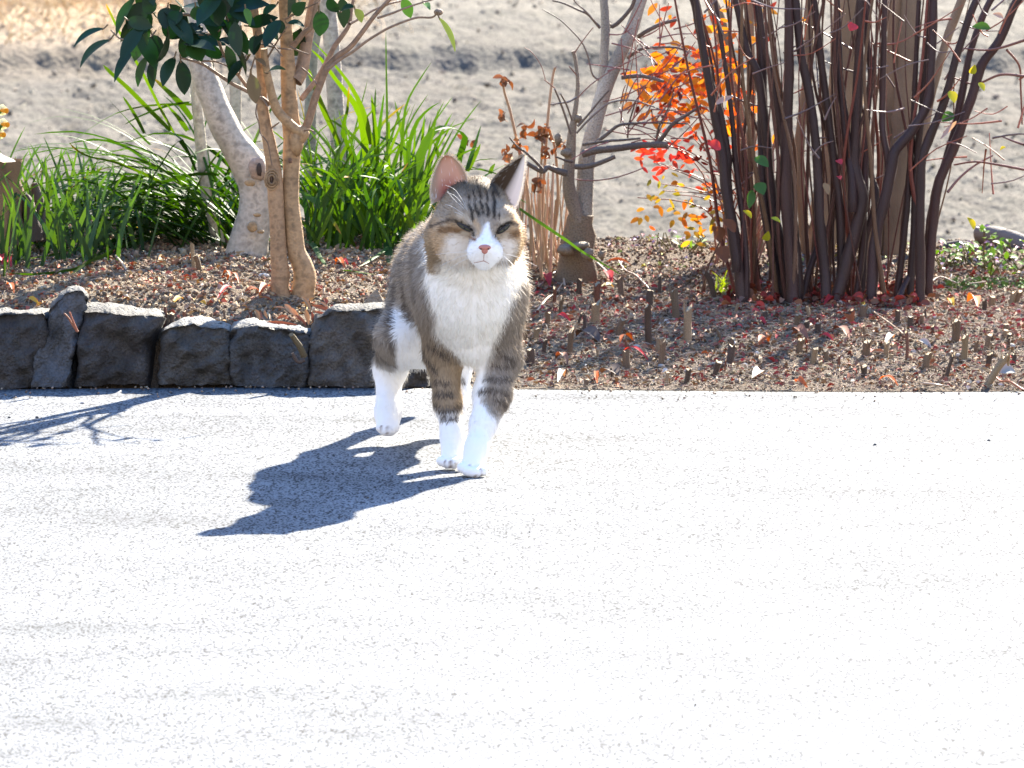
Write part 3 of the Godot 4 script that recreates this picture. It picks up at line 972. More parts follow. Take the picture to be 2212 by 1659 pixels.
# ---------------------------------------------------------------- smooth pale trees behind the camellia
func build_pale_trees() -> void:
	var pale := Color(0.56, 0.485, 0.385)
	var foot := gp(536, 548)
	var z := foot.z
	var k := (CAM.z - z) / FOCAL
	var t := thing("leaning_pale_tree", foot, "thick smooth pale trunk leaning left, with a branch scar, behind the camellia's twin trunks", "tree")
	var tr := one_tube("trunk", t, path("p", z, z - 0.05, [533, 575, 534, 552, 540, 510, 551, 460, 556, 420, 550, 385, 530, 345, 500, 300, 470, 240, 448, 185, 432, 130, 424, 70, 420, 0, 420, -100, 424, -300]),
		[62 * k, 50 * k, 42 * k, 38 * k, 37 * k, 40 * k, 38 * k, 33 * k, 30 * k, 28 * k, 26 * k, 25 * k, 24 * k, 22 * k, 18 * k], pale, M.pale_bark, 18, 0.12, 0.22, 6)
	var sc := MB.new()
	ball(sc, P(556, 364, z + 0.012), Vector3(19 * k, 26 * k, 10 * k), Color(0.44, 0.32, 0.24), 0.35, 9, 12)
	ball(sc, P(560, 366, z + 0.021), Vector3(6 * k, 15 * k, 5 * k), Color(0.05, 0.03, 0.02), 0.3, 8, 10)
	obj("branch_scar", sc, M.pale_bark, tr)
	sc = MB.new()
	for s in [[556, 464, 9, 5], [545, 490, 12, 12], [563, 500, 8, 5], [540, 395, 12, 8], [524, 545, 16, 4]]:
		ball(sc, P(s[0], s[1], z + 36 * k), Vector3(s[2] * k, s[3] * k, 4 * k), Color(0.42, 0.29, 0.15), 0.3, 6, 9)
	obj("bark_patch", sc, M.pale_bark, tr)
	one_tube("branch", t, path("p", z - 0.03, z - 0.09, [436, 150, 470, 60, 520, -40, 560, -200]), [16 * k, 14 * k, 12 * k, 9 * k], pale, M.pale_bark, 10)
	# slim one to its left
	foot = gp(472, 528)
	z = foot.z
	k = (CAM.z - z) / FOCAL
	t = thing("slim_pale_tree", foot, "slim pale trunk standing left of the thick leaning trunk, tapering upwards", "tree")
	one_tube("trunk", t, path("p", z, z - 0.02, [474, 540, 470, 515, 460, 470, 450, 430, 442, 380, 435, 320, 428, 250, 422, 200, 418, 130, 412, 40, 405, -80, 400, -300]), [16 * k, 15 * k, 13.5 * k, 14 * k, 13 * k, 13 * k, 12 * k, 11 * k, 11 * k, 10 * k, 9 * k, 6 * k], Color(0.52, 0.46, 0.365), M.pale_bark, 12, 0.1, 0.2)
	# two more behind
	foot = Vector3(P(512, 500, -1.75).x, ground(P(512, 500, -1.75).x, -1.75), -1.75)
	z = foot.z
	k = (CAM.z - z) / FOCAL
	t = thing("far_pale_tree", foot, "pale trunk behind the leaning trunk, lit along its right side", "tree")
	one_tube("trunk", t, path("p", z, z, [512, 560, 512, 420, 510, 270, 508, 150, 505, 60, 500, -60, 490, -300]), [14 * k, 13 * k, 12 * k, 14 * k, 18 * k, 17 * k, 12 * k], pale, M.pale_bark, 12)
	foot = Vector3(P(735, 500, -1.78).x, ground(P(735, 500, -1.78).x, -1.78), -1.78)
	z = foot.z
	k = (CAM.z - z) / FOCAL
	t = thing("right_pale_tree", foot, "grey-white trunk rising from the bright strap leaves right of the camellia", "tree")
	one_tube("trunk", t, path("p", z, z, [746, 560, 743, 480, 740, 400, 733, 320, 727, 250, 722, 170, 716, 90, 710, 20, 704, -80, 700, -300]), [20 * k, 19 * k, 18 * k, 18 * k, 18 * k, 18 * k, 18 * k, 17 * k, 16 * k, 12 * k], Color(0.45, 0.41, 0.35), M.pale_bark, 13, 0.08, 0.25)
	one_tube("branch", t, path("p", z - 0.04, z - 0.04, [675, 520, 674, 420, 670, 300, 672, 200, 676, 120, 690, 30, 700, -60]), [15 * k, 15 * k, 14 * k, 13 * k, 12 * k, 11 * k, 9 * k], Color(0.22, 0.24, 0.21), M.pale_bark, 11)

# ---------------------------------------------------------------- strap-leaved clumps
func a_blade(t: Node3D, p: PackedVector3Array, width: float, col: Color, tip: Color, side: Vector3, twist := 0.0, blunt := 0.5, fold := 0.25) -> void:
	var mb := MB.new()
	ribbon(mb, p, width, col, tip, side, twist, fold, 2, blunt)
	obj("strap_leaf", mb, M.strap_leaf, t)

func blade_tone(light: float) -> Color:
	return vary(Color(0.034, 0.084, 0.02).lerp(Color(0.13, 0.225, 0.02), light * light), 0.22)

func build_clumps() -> void:
	var gold := Color(0.55, 0.26, 0.05)
	# low daffodils at the left
	var foot := gp(150, 590)
	var t := thing("daffodil_clump", foot, "daffodil clump of short upright grey-green leaves at the left border, with yellow flowers", "plant")
	for j in 190:
		var px := rng.randf_range(-90, 335) if j < 125 else rng.randf_range(-90, 230)
		var b := Vector3(P(px, 500, -1.5).x, 0, rng.randf_range(-1.72, -1.28))
		if px < 60: b.z = rng.randf_range(-1.6, -1.12)
		elif j >= 125: b.z = rng.randf_range(-1.5, -1.2)
		b.y = ground(b.x, b.z)
		var l := rng.randf_range(0.09, 0.155) * (1.0 - 0.35 * ss(120, 330, px))
		var p := blade_path(b, rng.randf() * TAU, rng.randf_range(1.05, 1.5), l, rng.randf_range(0.0, 0.8), 5)
		a_blade(t, p, rng.randf_range(0.0038, 0.0066), vary(Color(0.058, 0.11, 0.054), 0.25), Color(0.10, 0.2, 0.07), Vector3(rng.randf_range(-1, 1), 0.0, rng.randf_range(-0.4, 0.4)) + Vector3(0.3, 0, 0), rng.randf_range(-1, 1), 0.35)
	for s in [[3, 238, 14], [5, 268, 14], [-3, 290, 12]]:
		var mb := MB.new()
		var c := P(s[0], s[1], -1.62)
		for j in 6:
			var a := TAU * j / 6.0 + 0.3
			leaf(mb, c, c + Vector3(cos(a) * 0.0075, sin(a) * 0.0075, -0.003), 0.009, Vector3(0, 0, 1), Color(0.75, 0.74, 0.66), 0.05, 0.15, 4)
		var o := obj("flower", mb, M.petal, t)
		mb = MB.new()
		tube(mb, PackedVector3Array([c, c + Vector3(0.004, 0.0, 0.006), c + Vector3(0.007, 0.0, 0.010)]), [0.0021, 0.0029, 0.0036], Color(0.75, 0.38, 0.02), 10, 2, 0.05, 0.1)
		obj("trumpet", mb, M.petal, o)
		mb = MB.new()
		tube(mb, PackedVector3Array([c, c + Vector3(-0.01, -0.03, -0.004), Vector3(c.x - 0.015, ground(c.x - 0.015, c.z), c.z)]), [0.0018, 0.002], Color(0.08, 0.18, 0.05), 6)
		obj("stalk", mb, M.strap_leaf, t)
	for s in [[100, 345, 10], [108, 352, 8], [455, 330, 9]]:
		pass
	# the sprawling clump in the middle left
	foot = gp(520, 565)
	t = thing("sprawling_strap_leaf_clump", foot, "sprawling clump of long strap leaves falling left over the soil under the leaning trunk", "plant")
	var z := -1.5
	for s in [
			["a", [1510, 1150, 1400, 950, 1250, 650, 1050, 300, 960, 120, 915, 30], 0.0085, 1.0, 2],
			["a", [1480, 1130, 1300, 950, 1100, 750, 960, 630, 890, 560], 0.0085, 0.9, 0], ["a", [1660, 1030, 1550, 880, 1420, 760, 1320, 670], 0.008, 0.95, 2], ["a", [1620, 1130, 1540, 1010, 1430, 890], 0.007, 1.0, 0],
			["a", [1700, 900, 1500, 895, 1250, 910, 1000, 975, 760, 1120, 630, 1230, 600, 1235], 0.008, 0.9, 0], ["a", [1250, 1150, 1180, 1010, 1110, 900, 1060, 830], 0.006, 0.5, 0], ["a", [1300, 1250, 1200, 1150, 1100, 1030, 920, 840], 0.004, 0.6, 0],
			["a", [1640, 880, 1480, 900, 1300, 960, 1150, 1030, 1075, 1075], 0.007, 0.35, 0],
			["e", [1400, 400, 1270, 330, 1000, 220, 800, 180, 680, 130, 600, 60], 0.009, 0.85, 2],
			["e", [1900, 330, 1700, 320, 1450, 380, 1200, 470, 1000, 610, 880, 720, 860, 820], 0.010, 0.2, 0], ["e", [1700, 300, 1560, 30, 1400, 220, 1280, 430, 1230, 700, 1190, 1000, 1170, 1190], 0.009, 0.25, 0],
			["e", [1900, 560, 1500, 600, 1250, 700, 1000, 900, 800, 1020, 620, 1160], 0.010, 0.15, 0], ["e", [1800, 640, 1400, 800, 1100, 980, 800, 1120, 620, 1200, 300, 1240, 60, 1230], 0.011, 0.35, 0],
			["e", [1300, 460, 900, 500, 600, 590, 400, 620, 210, 615], 0.007, 0.6, 2], ["e", [2080, 685, 1850, 690, 1500, 790, 1200, 960, 1000, 1090], 0.010, 0.15, 0], ["e", [1500, 500, 1200, 560, 1000, 590, 780, 640], 0.008, 0.6, 2],
			["e", [1250, 760, 1000, 880, 700, 1000, 500, 1060, 200, 1110, -60, 1130], 0.011, 0.7, 0], ["e", [1300, 820, 1000, 980, 760, 1130, 600, 1260], 0.009, 0.2, 0], ["e", [1250, 350, 1050, 370, 900, 450], 0.008, 0.1, 0],
			["e", [800, 700, 560, 870, 300, 1010, 60, 1230], 0.010, 0.2, 0], ["e", [560, 640, 330, 830, 150, 1050, 120, 1260], 0.009, 0.15, 0], ["e", [400, 560, 200, 800, 60, 1000, -40, 1150], 0.009, 0.25, 0]]:
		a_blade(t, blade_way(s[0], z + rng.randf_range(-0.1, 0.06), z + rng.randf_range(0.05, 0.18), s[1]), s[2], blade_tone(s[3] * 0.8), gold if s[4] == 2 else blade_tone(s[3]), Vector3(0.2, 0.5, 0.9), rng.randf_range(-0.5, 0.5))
	for j in 200:
		var b := Vector3(P(rng.randf_range(380, 600), 500, -1.5).x, 0, rng.randf_range(-1.78, -1.42))
		b.y = ground(b.x, b.z)
		var low := j < 140
		var az := PI + rng.randf_range(-0.5, 0.75) if low else rng.randf() * TAU
		var l := rng.randf_range(0.17, 0.33) if low else rng.randf_range(0.14, 0.24)
		var p := blade_path(b, az, rng.randf_range(0.35, 1.0) if low else rng.randf_range(0.9, 1.4), l, rng.randf_range(0.8, 1.9), 6)
		a_blade(t, p, rng.randf_range(0.004, 0.0085), blade_tone(rng.randf() * (0.4 if low else 0.8)), gold if rng.randf() < 0.09 else blade_tone(0.4), Vector3(-sin(az), 0.2, -cos(az)), rng.randf_range(-0.8, 0.8))
	# the upright clump right of the camellia
	foot = gp(800, 575)
	t = thing("upright_strap_leaf_clump", foot, "tall clump of bright backlit strap leaves between the camellia and the cat", "plant")
	for s in [
			["b", [1660, 1500, 1640, 1300, 1600, 1000, 1500, 830, 1380, 680, 1250, 500, 1160, 420], 0.0105, 0.9, 0], ["b", [1690, 1250, 1660, 1100, 1610, 930, 1500, 720, 1350, 530, 1250, 420, 1180, 350], 0.008, 0.8, 0], ["b", [1740, 1500, 1730, 1200, 1705, 950, 1690, 820], 0.007, 1.0, 0],
			["b", [1740, 1300, 1760, 1100, 1785, 920, 1800, 800], 0.005, 0.4, 0], ["b", [1825, 1400, 1825, 1000, 1818, 600, 1813, 260], 0.0035, 0.4, 0], ["b", [1940, 1450, 1955, 1200, 1985, 930, 2060, 760, 2212, 530], 0.004, 0.4, 0], ["b", [2010, 1400, 2020, 1230, 2090, 1040, 2212, 920, 2290, 880], 0.0055, 0.4, 0],
			["b", [2040, 1640, 2090, 1450, 2150, 1250, 2240, 1130, 2330, 1095, 2420, 1120], 0.012, 0.55, 0], ["b", [1420, 1250, 1300, 1000, 1230, 830, 1150, 620, 1110, 560], 0.008, 0.9, 0], ["b", [1560, 1400, 1440, 1150, 1480, 950, 1495, 720], 0.006, 0.8, 2],
			["b", [1620, 1120, 1760, 1180, 1950, 1260, 2130, 1420], 0.004, 0.3, 0], ["f", [1560, 700, 1620, 480, 1690, 350, 1770, 390, 1830, 560], 0.011, 0.35, 0], ["f", [1500, 800, 1440, 810, 1530, 600, 1610, 400, 1700, 345], 0.009, 0.7, 0], ["f", [1720, 1150, 1690, 1000, 1690, 700, 1700, 520], 0.011, 0.1, 0],
			["f", [960, 500, 1050, 550, 1150, 640, 1220, 740, 1290, 850], 0.008, 0.5, 2], ["f", [950, 420, 1150, 330, 1300, 280, 1440, 262, 1530, 280], 0.008, 0.2, 0], ["f", [970, 900, 1040, 970, 1100, 1080, 1170, 1180], 0.009, 0.2, 0], ["f", [1900, 870, 1760, 960, 1600, 1080, 1440, 1180], 0.007, 0.3, 0], ["f", [1290, 1215, 1420, 1218, 1590, 1248], 0.006, 0.6, 0],
			["f", [1740, 760, 1770, 600, 1810, 520, 1830, 560], 0.006, 0.4, 2], ["c", [230, 1500, 240, 1350, 290, 1180, 200, 1110, 110, 1098, 20, 1130], 0.0085, 0.4, 0], ["c", [300, 1480, 350, 1330, 390, 1200, 425, 1080], 0.007, 0.5, 0], ["c", [300, 1480, 370, 1340, 420, 1240], 0.008, 0.9, 0], ["c", [80, 1400, 50, 1320, 10, 1210], 0.006, 0.7, 0], ["c", [500, 1500, 520, 1440, 545, 1410], 0.006, 0.8, 0]]:
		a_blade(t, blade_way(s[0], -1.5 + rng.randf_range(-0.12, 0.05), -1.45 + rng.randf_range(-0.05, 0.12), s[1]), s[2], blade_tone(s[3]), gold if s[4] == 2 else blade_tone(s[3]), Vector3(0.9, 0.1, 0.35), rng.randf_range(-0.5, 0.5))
	for j in 185:
		var px := rng.randf_range(665, 915)
		var b := Vector3(P(px, 500, -1.5).x, 0, rng.randf_range(-1.72, -1.38))
		b.y = ground(b.x, b.z)
		var az := rng.randf() * TAU
		var l := rng.randf_range(0.10, 0.205)
		var p := blade_path(b, az, rng.randf_range(0.9, 1.5), l, rng.randf_range(0.0, 1.9), 6)
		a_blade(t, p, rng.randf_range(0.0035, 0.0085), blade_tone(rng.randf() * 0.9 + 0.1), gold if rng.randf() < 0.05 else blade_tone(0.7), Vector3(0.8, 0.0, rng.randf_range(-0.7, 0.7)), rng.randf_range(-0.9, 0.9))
	# one long leaf beyond the cat's shoulder
	var lone := thing("fallen_strap_leaf", gp(1300, 570), "single long green strap leaf slanting from behind the cat's cheek past the bare tree", "leaf")
	var mb := MB.new()
	ribbon(mb, blade_way("g", -1.45, -1.18, [200, 420, 330, 510, 450, 590, 600, 690, 740, 790, 860, 860, 960, 920, 1070, 985]), 0.0045, Color(0.09, 0.19, 0.03), Color(0.16, 0.30, 0.04), Vector3(0.3, 0.8, 0.4), 0.2, 0.2, 3, 0.4)
	obj("blade", mb, M.strap_leaf, lone)

# ---------------------------------------------------------------- bare lichen-grey tree
func build_bare_tree() -> void:
	var foot := gp(1245, 607)
	var z := foot.z
	var k := (CAM.z - z) / FOCAL
	var t := thing("bare_tree", foot, "bare small tree with a gnarled foot and pale lichen bark, right of the cat's head", "tree")
	var low := Color(0.24, 0.18, 0.125)
	var pale := Color(0.43, 0.385, 0.325)
	one_tube("trunk", t, path("p", z, z, [1238, 630, 1240, 608, 1246, 575, 1247, 545, 1250, 520, 1253, 490, 1258, 462]), [54 * k, 46 * k, 39 * k, 34 * k, 35 * k, 31 * k, 26 * k], low, M.bark, 18, 0.28, 0.35, 6)
	one_tube("limb", t, path("p", z - 0.004, z - 0.03, [1258, 480, 1262, 440, 1264, 400, 1267, 350, 1276, 300, 1287, 260, 1300, 212, 1323, 150, 1345, 105, 1362, 68, 1383, 10, 1400, -60, 1430, -260]),
		[24 * k, 20 * k, 19 * k, 18 * k, 17 * k, 17 * k, 17 * k, 16 * k, 15 * k, 15 * k, 12 * k, 11 * k, 7 * k], pale, M.bark, 14, 0.12, 0.5, 5)
	one_tube("limb", t, path("p", z - 0.02, z - 0.02, [1294, 230, 1302, 170, 1306, 110, 1308, 60, 1305, 5, 1300, -100, 1296, -260]), [12 * k, 11 * k, 10 * k, 10.5 * k, 9 * k, 8 * k, 5 * k], pale, M.bark, 11, 0.12, 0.5)
	one_tube("limb", t, path("p", z + 0.01, z + 0.02, [1250, 480, 1238, 440, 1230, 410, 1228, 375, 1232, 335, 1236, 290, 1241, 250, 1246, 212, 1248, 175, 1243, 130, 1238, 110]),
		[15 * k, 16 * k, 15 * k, 13 * k, 12 * k, 10 * k, 6 * k, 5 * k, 4 * k, 4 * k, 4.5 * k], Color(0.33, 0.26, 0.20), M.bark, 12, 0.15, 0.3)
	var grey := Color(0.17, 0.13, 0.11)
	for s in [
			[[1160, 1500, 1080, 1475, 1000, 1445, 950, 1480, 820, 1410, 760, 1350], 13, 7, 0.03], [[960, 1470, 900, 1400, 800, 1310, 740, 1270, 670, 1190], 7, 3, 0.05], [[1210, 1400, 1160, 1390, 1110, 1370, 1070, 1355], 5, 3, 0.04],
			[[1300, 1330, 1420, 1300, 1560, 1285, 1750, 1262, 1900, 1250, 2035, 1250], 14, 12, 0.04], [[1940, 1245, 1990, 1190, 2080, 1075, 2212, 985, 2330, 910], 10, 5, 0.05], [[1240, 1440, 1320, 1440, 1420, 1420, 1580, 1355], 10, 8, 0.06],
			[[1420, 1230, 1500, 1170, 1600, 1090, 1700, 1070, 1900, 1060, 2212, 1070], 8, 3, 0.03], [[1300, 1250, 1500, 1220, 1650, 1210, 1800, 1195], 6, 4, 0.06], [[1640, 670, 1800, 655, 1920, 680, 2000, 705], 9, 6, 0.0], [[1690, 500, 1760, 450, 1850, 415, 2100, 410, 2212, 450], 7, 4, -0.03],
			[[1780, 320, 1870, 260, 2000, 200, 2120, 170], 9, 6, -0.03], [[1450, 240, 1400, 180, 1340, 120, 1260, 85, 1140, 30, 1040, 5], 6, 3, 0.0], [[1420, 200, 1330, 100, 1250, 30, 1200, -40], 4, 2, 0.02], [[1440, 690, 1385, 640, 1345, 480, 1290, 360, 1180, 240, 1090, 160, 950, 80], 4, 2, 0.01],
			[[1230, 460, 1290, 370, 1350, 290, 1395, 235], 2.5, 1.6, 0.03], [[1200, 1160, 1150, 1000, 1100, 860, 1060, 770], 4.5, 4, 0.04], [[1210, 1040, 1160, 900, 1110, 810], 4, 3.4, 0.05], [[1250, 840, 1180, 880, 1110, 890, 1025, 905], 4, 3, 0.04],
			[[1265, 840, 1320, 780, 1400, 710, 1550, 610, 1700, 530, 1830, 470], 2.6, 1.6, 0.05], [[1250, 1150, 1330, 1060, 1450, 950, 1560, 880, 1750, 870, 1970, 945], 4.5, 2.5, 0.06], [[1260, 1090, 1350, 990, 1440, 880, 1530, 780], 5, 3, 0.07], [[1940, 1220, 1960, 1100, 2030, 960, 2090, 800], 5, 3, 0.04],
			[[1690, 1190, 1700, 1080, 1740, 940, 1760, 870], 4, 3, 0.02], [[1500, 1000, 1600, 970, 1700, 945], 3, 2, 0.08], [[1630, 1060, 1650, 900, 1700, 700, 1740, 500, 1780, 380], 2.6, 1.6, 0.08], [[980, 690, 940, 560, 860, 450, 800, 410], 1.6, 1.2, 0.06], [[1060, 760, 1010, 720, 970, 690], 2.6, 2, 0.05], [[1250, 650, 1210, 600, 1185, 575], 2.5, 2, 0.02],
			[[1240, 1550, 1400, 1560, 1560, 1540, 1700, 1500, 1830, 1450], 3, 2, 0.05], [[1480, 130, 1560, 230, 1720, 70, 1760, -60], 9, 7, -0.03]]:
		one_tube("branch", t, path("c", z + s[3], z + s[3] + 0.02, s[0]), [s[1] * k * 0.58, s[2] * k * 0.58], grey if s[1] > 3 else Color(0.25, 0.12, 0.10), M.twig if s[1] < 5 else M.bark, 8, 0.15, 0.3, 4)
	var kn := MB.new()
	for s in [[1206, 300, 9, 12, 0.02], [1270, 549, 15, 14, 0.045], [1298, 551, 7, 9, 0.05], [1224, 330, 12, 10, 0.02], [1250, 256, 9, 10, 0.02], [1222, 540, 20, 14, 0.03], [1255, 530, 22, 9, 0.035]]:
		kn = MB.new()
		ball(kn, P(s[0], s[1], z + s[4]), Vector3(s[2] * k, s[3] * k, s[2] * k), Color(0.29, 0.22, 0.16), 0.7, 7, 9)
		obj("knot", kn, M.bark, t)
	for j in 54:     # fine reddish twigs to the right
		var a := V("c", rng.randf_range(1500, 2100), rng.randf_range(250, 1300))
		var p := P(a.x, a.y, z + rng.randf_range(-0.05, 0.08))
		var d := Vector3(rng.randf_range(-0.2, 1.0), rng.randf_range(-0.3, 0.8), rng.randf_range(-0.3, 0.3)).normalized() * rng.randf_range(0.03, 0.08)
		one_tube("twig", t, PackedVector3Array([p, p + d * 0.5 + Vector3(0, rng.randf_range(-0.006, 0.006), 0), p + d]), [1.8 * k, 0.9 * k], Color(0.24, 0.08, 0.07), M.twig, 5, 0.1, 0.2, 3)

# ---------------------------------------------------------------- nandina: red, orange and yellow leaflets
func leaflets(t: Node3D, c: Vector3, spread: Vector3, n: int, size: Vector2, cols: Array, m: Material, stem: Vector3, joined := false) -> void:
	var all := MB.new()
	for j in n:
		var q := c + Vector3(rng.randfn(0.0, 0.5) * spread.x, rng.randfn(0.0, 0.5) * spread.y, rng.randfn(0.0, 0.5) * spread.z)
		var d := Vector3(rng.randf_range(-1, 1), rng.randf_range(-0.8, 0.25), rng.randf_range(-0.4, 0.4)).normalized()
		var l := rng.randf_range(size.x, size.y)
		var mb := all if joined else MB.new()
		leaf(mb, q, q + d * l, l * rng.randf_range(0.36, 0.5), Vector3(rng.randf_range(-0.5, 0.5), rng.randf_range(-0.2, 0.8), 0.8), vary(cols[rng.randi() % cols.size()], 0.2), 0.06, 0.15, 4)
		if not joined: obj("leaflet", mb, m, t)
	if joined: obj("leaflet", all, m, t).set_meta("kind", "stuff")

func build_nandina() -> void:
	var foot := gp(1590, 560)
	foot = Vector3(P(1590, 560, -1.8).x, 0, -1.8)
	foot.y = ground(foot.x, foot.z)
	var k := (CAM.z - foot.z) / FOCAL
	var z := foot.z
	var t := thing("nandina", foot, "heavenly bamboo shrub with backlit orange, red and yellow leaflets, left of the dark stems", "shrub")
	var orange := [Color(0.72, 0.27, 0.02), Color(0.70, 0.19, 0.02), Color(0.72, 0.33, 0.03), Color(0.55, 0.10, 0.03)]
	var deep := [Color(0.22, 0.035, 0.03), Color(0.30, 0.05, 0.03), Color(0.14, 0.03, 0.025), Color(0.45, 0.08, 0.03)]
	var red := [Color(0.62, 0.05, 0.05), Color(0.60, 0.08, 0.05), Color(0.50, 0.04, 0.05)]
	var yel := [Color(0.55, 0.33, 0.03), Color(0.58, 0.40, 0.05), Color(0.50, 0.24, 0.03), Color(0.32, 0.30, 0.05)]
	for s in [[1350, 165, 1372, 195], [1358, 200, 1340, 222], [1365, 220, 1345, 240], [1388, 195, 1405, 225], [1400, 245, 1375, 262], [1410, 250, 1420, 280], [1445, 245, 1460, 275], [1425, 160, 1445, 150], [1470, 140, 1500, 150], [1385, 178, 1412, 190]]:
		var mb := MB.new()
		leaf(mb, P(s[0], s[1], z + 0.03), P(s[2], s[3], z + 0.05), 15 * k, Vector3(0.1, 0.4, 1), vary(orange[rng.randi() % 3], 0.15), 0.05, 0.15, 5)
		obj("leaflet", mb, M.red_leaf, t)
	leaflets(t, P(1440, 175, z), Vector3(0.045, 0.04, 0.06), 66, Vector2(0.012, 0.022), orange, M.red_leaf, foot)
	leaflets(t, P(1455, 185, z + 0.02), Vector3(0.05, 0.05, 0.06), 60, Vector2(0.007, 0.013), deep, M.red_leaf, foot, true)
	leaflets(t, P(1565, 170, z - 0.03), Vector3(0.07, 0.075, 0.06), 60, Vector2(0.012, 0.022), orange, M.red_leaf, foot)
	leaflets(t, P(1580, 40, z - 0.03), Vector3(0.08, 0.05, 0.06), 26, Vector2(0.012, 0.022), [orange[2], yel[2], deep[0]], M.red_leaf, foot)
	leaflets(t, P(1420, 330, z), Vector3(0.05, 0.02, 0.05), 36, Vector2(0.010, 0.017), red, M.red_leaf, foot)
	leaflets(t, P(1510, 325, z), Vector3(0.05, 0.045, 0.05), 46, Vector2(0.008, 0.014), red + deep, M.red_leaf, foot, true)
	leaflets(t, P(1500, 160, z), Vector3(0.06, 0.06, 0.06), 90, Vector2(0.010, 0.020), orange + [deep[3]], M.red_leaf, foot, true)
	leaflets(t, P(1440, 405, z), Vector3(0.02, 0.022, 0.03), 12, Vector2(0.008, 0.012), [Color(0.22, 0.26, 0.05), Color(0.34, 0.33, 0.05)], M.red_leaf, foot)
	for s in [[1398, 420, 1408, 435], [1410, 430, 1424, 428], [1375, 455, 1392, 452], [1380, 470, 1362, 482], [1385, 470, 1380, 486], [1395, 465, 1400, 480], [1412, 445, 1425, 450], [1425, 445, 1430, 468], [1440, 455, 1455, 452], [1455, 475, 1448, 492], [1455, 460, 1470, 462], [1465, 470, 1480, 480], [1478, 500, 1492, 510], [1490, 505, 1482, 518], [1500, 500, 1510, 515], [1485, 465, 1510, 470], [1495, 475, 1520, 468]]:
		var mb := MB.new()
		leaf(mb, P(s[0], s[1], z), P(s[2], s[3], z + 0.01), 11 * k, Vector3(0.1, 0.5, 1), vary(yel[rng.randi() % 3], 0.15), 0.05, 0.15, 5)
		obj("leaflet", mb, M.red_leaf, t)
	leaflets(t, P(1530, 455, z), Vector3(0.04, 0.045, 0.05), 44, Vector2(0.009, 0.016), orange + yel, M.red_leaf, foot)
	for j in 34:
		var b := P(rng.randf_range(1540, 1640), 560, z + rng.randf_range(-0.05, 0.05))
		b.y = ground(b.x, b.z)
		var e := P(rng.randf_range(1370, 1700), rng.randf_range(80, 460), z + rng.randf_range(-0.05, 0.06))
		one_tube("stem", t, PackedVector3Array([b, b.lerp(e, 0.5) + Vector3(0.02, 0.03, 0), e]), [2.4 * k, 1.0 * k], Color(0.22, 0.09, 0.06), M.twig, 5, 0.1, 0.2, 4)

# ---------------------------------------------------------------- withered flower stalks behind the cat
func build_dry_plants() -> void:
	var foot := gp(1175, 530)
	foot.z = -1.75
	foot.y = ground(foot.x, foot.z)
	var z := foot.z
	var k := (CAM.z - z) / FOCAL
	var t := thing("withered_plant", foot, "withered plant with brown crumpled flower heads on straw stalks, behind the cat's ear", "plant")
	var straw := Color(0.45, 0.34, 0.24)
	for s in [[1170, 540, 1172, 430, 1178, 340, 1185, 240, 1195, 160, 1201, 145], [1150, 540, 1140, 420, 1120, 320, 1102, 240, 1090, 200, 1086, 175], [1190, 540, 1205, 440, 1200, 330, 1187, 280], [1160, 540, 1165, 450, 1168, 380, 1172, 300]]:
		one_tube("stalk", t, path("p", z, z + 0.03, s), [4 * k, 2.6 * k], straw, M.dry_leaf, 6)
	for j in 42:
		var x := rng.randf_range(1112, 1240)
		var b := P(x, 500, z + rng.randf_range(-0.1, 0.05))
		b.y = ground(b.x, b.z)
		var e := P(x + rng.randf_range(-30, 30), rng.randf_range(350, 440), b.z)
		one_tube("stalk", t, PackedVector3Array([b, b.lerp(e, 0.5), e]), [2.6 * k, 1.6 * k], vary(straw, 0.25), M.dry_leaf, 5, 0.1, 0.2, 2)
	for s in [[1176, 285, 26, 20, 16], [1086, 172, 9, 11, 7], [1163, 395, 16, 18, 8], [1125, 310, 14, 14, 7], [1210, 315, 12, 12, 6], [1015, 300, 10, 12, 5], [1100, 340, 14, 30, 8], [1135, 290, 10, 28, 7], [1185, 330, 9, 20, 6], [1090, 250, 6, 20, 4], [1235, 500, 16, 8, 5]]:
		var head := MB.new()
		var c := P(s[0], s[1], z + 0.03)
		for j in int(s[4]):
			var d := Vector3(rng.randf_range(-1, 1), rng.randf_range(-1, 1), rng.randf_range(-1, 1))
			var q := c + d * Vector3(s[2] * k, s[3] * k, s[2] * k) * 0.6
			var w := Vector3(rng.randf_range(-1, 1), rng.randf_range(-1.0, 0.4), rng.randf_range(-0.6, 0.6)).normalized() * rng.randf_range(0.008, 0.016)
			leaf(head, q, q + w, rng.randf_range(0.006, 0.010), Vector3(rng.randf_range(-1, 1), rng.randf_range(-1, 1), rng.randf_range(-1, 1)).normalized(), vary(Color(0.24, 0.12, 0.06) if rng.randf() < 0.7 else Color(0.36, 0.20, 0.10), 0.25), 0.25, 0.55, 5)
		obj("withered_flower", head, M.dry_leaf, t)

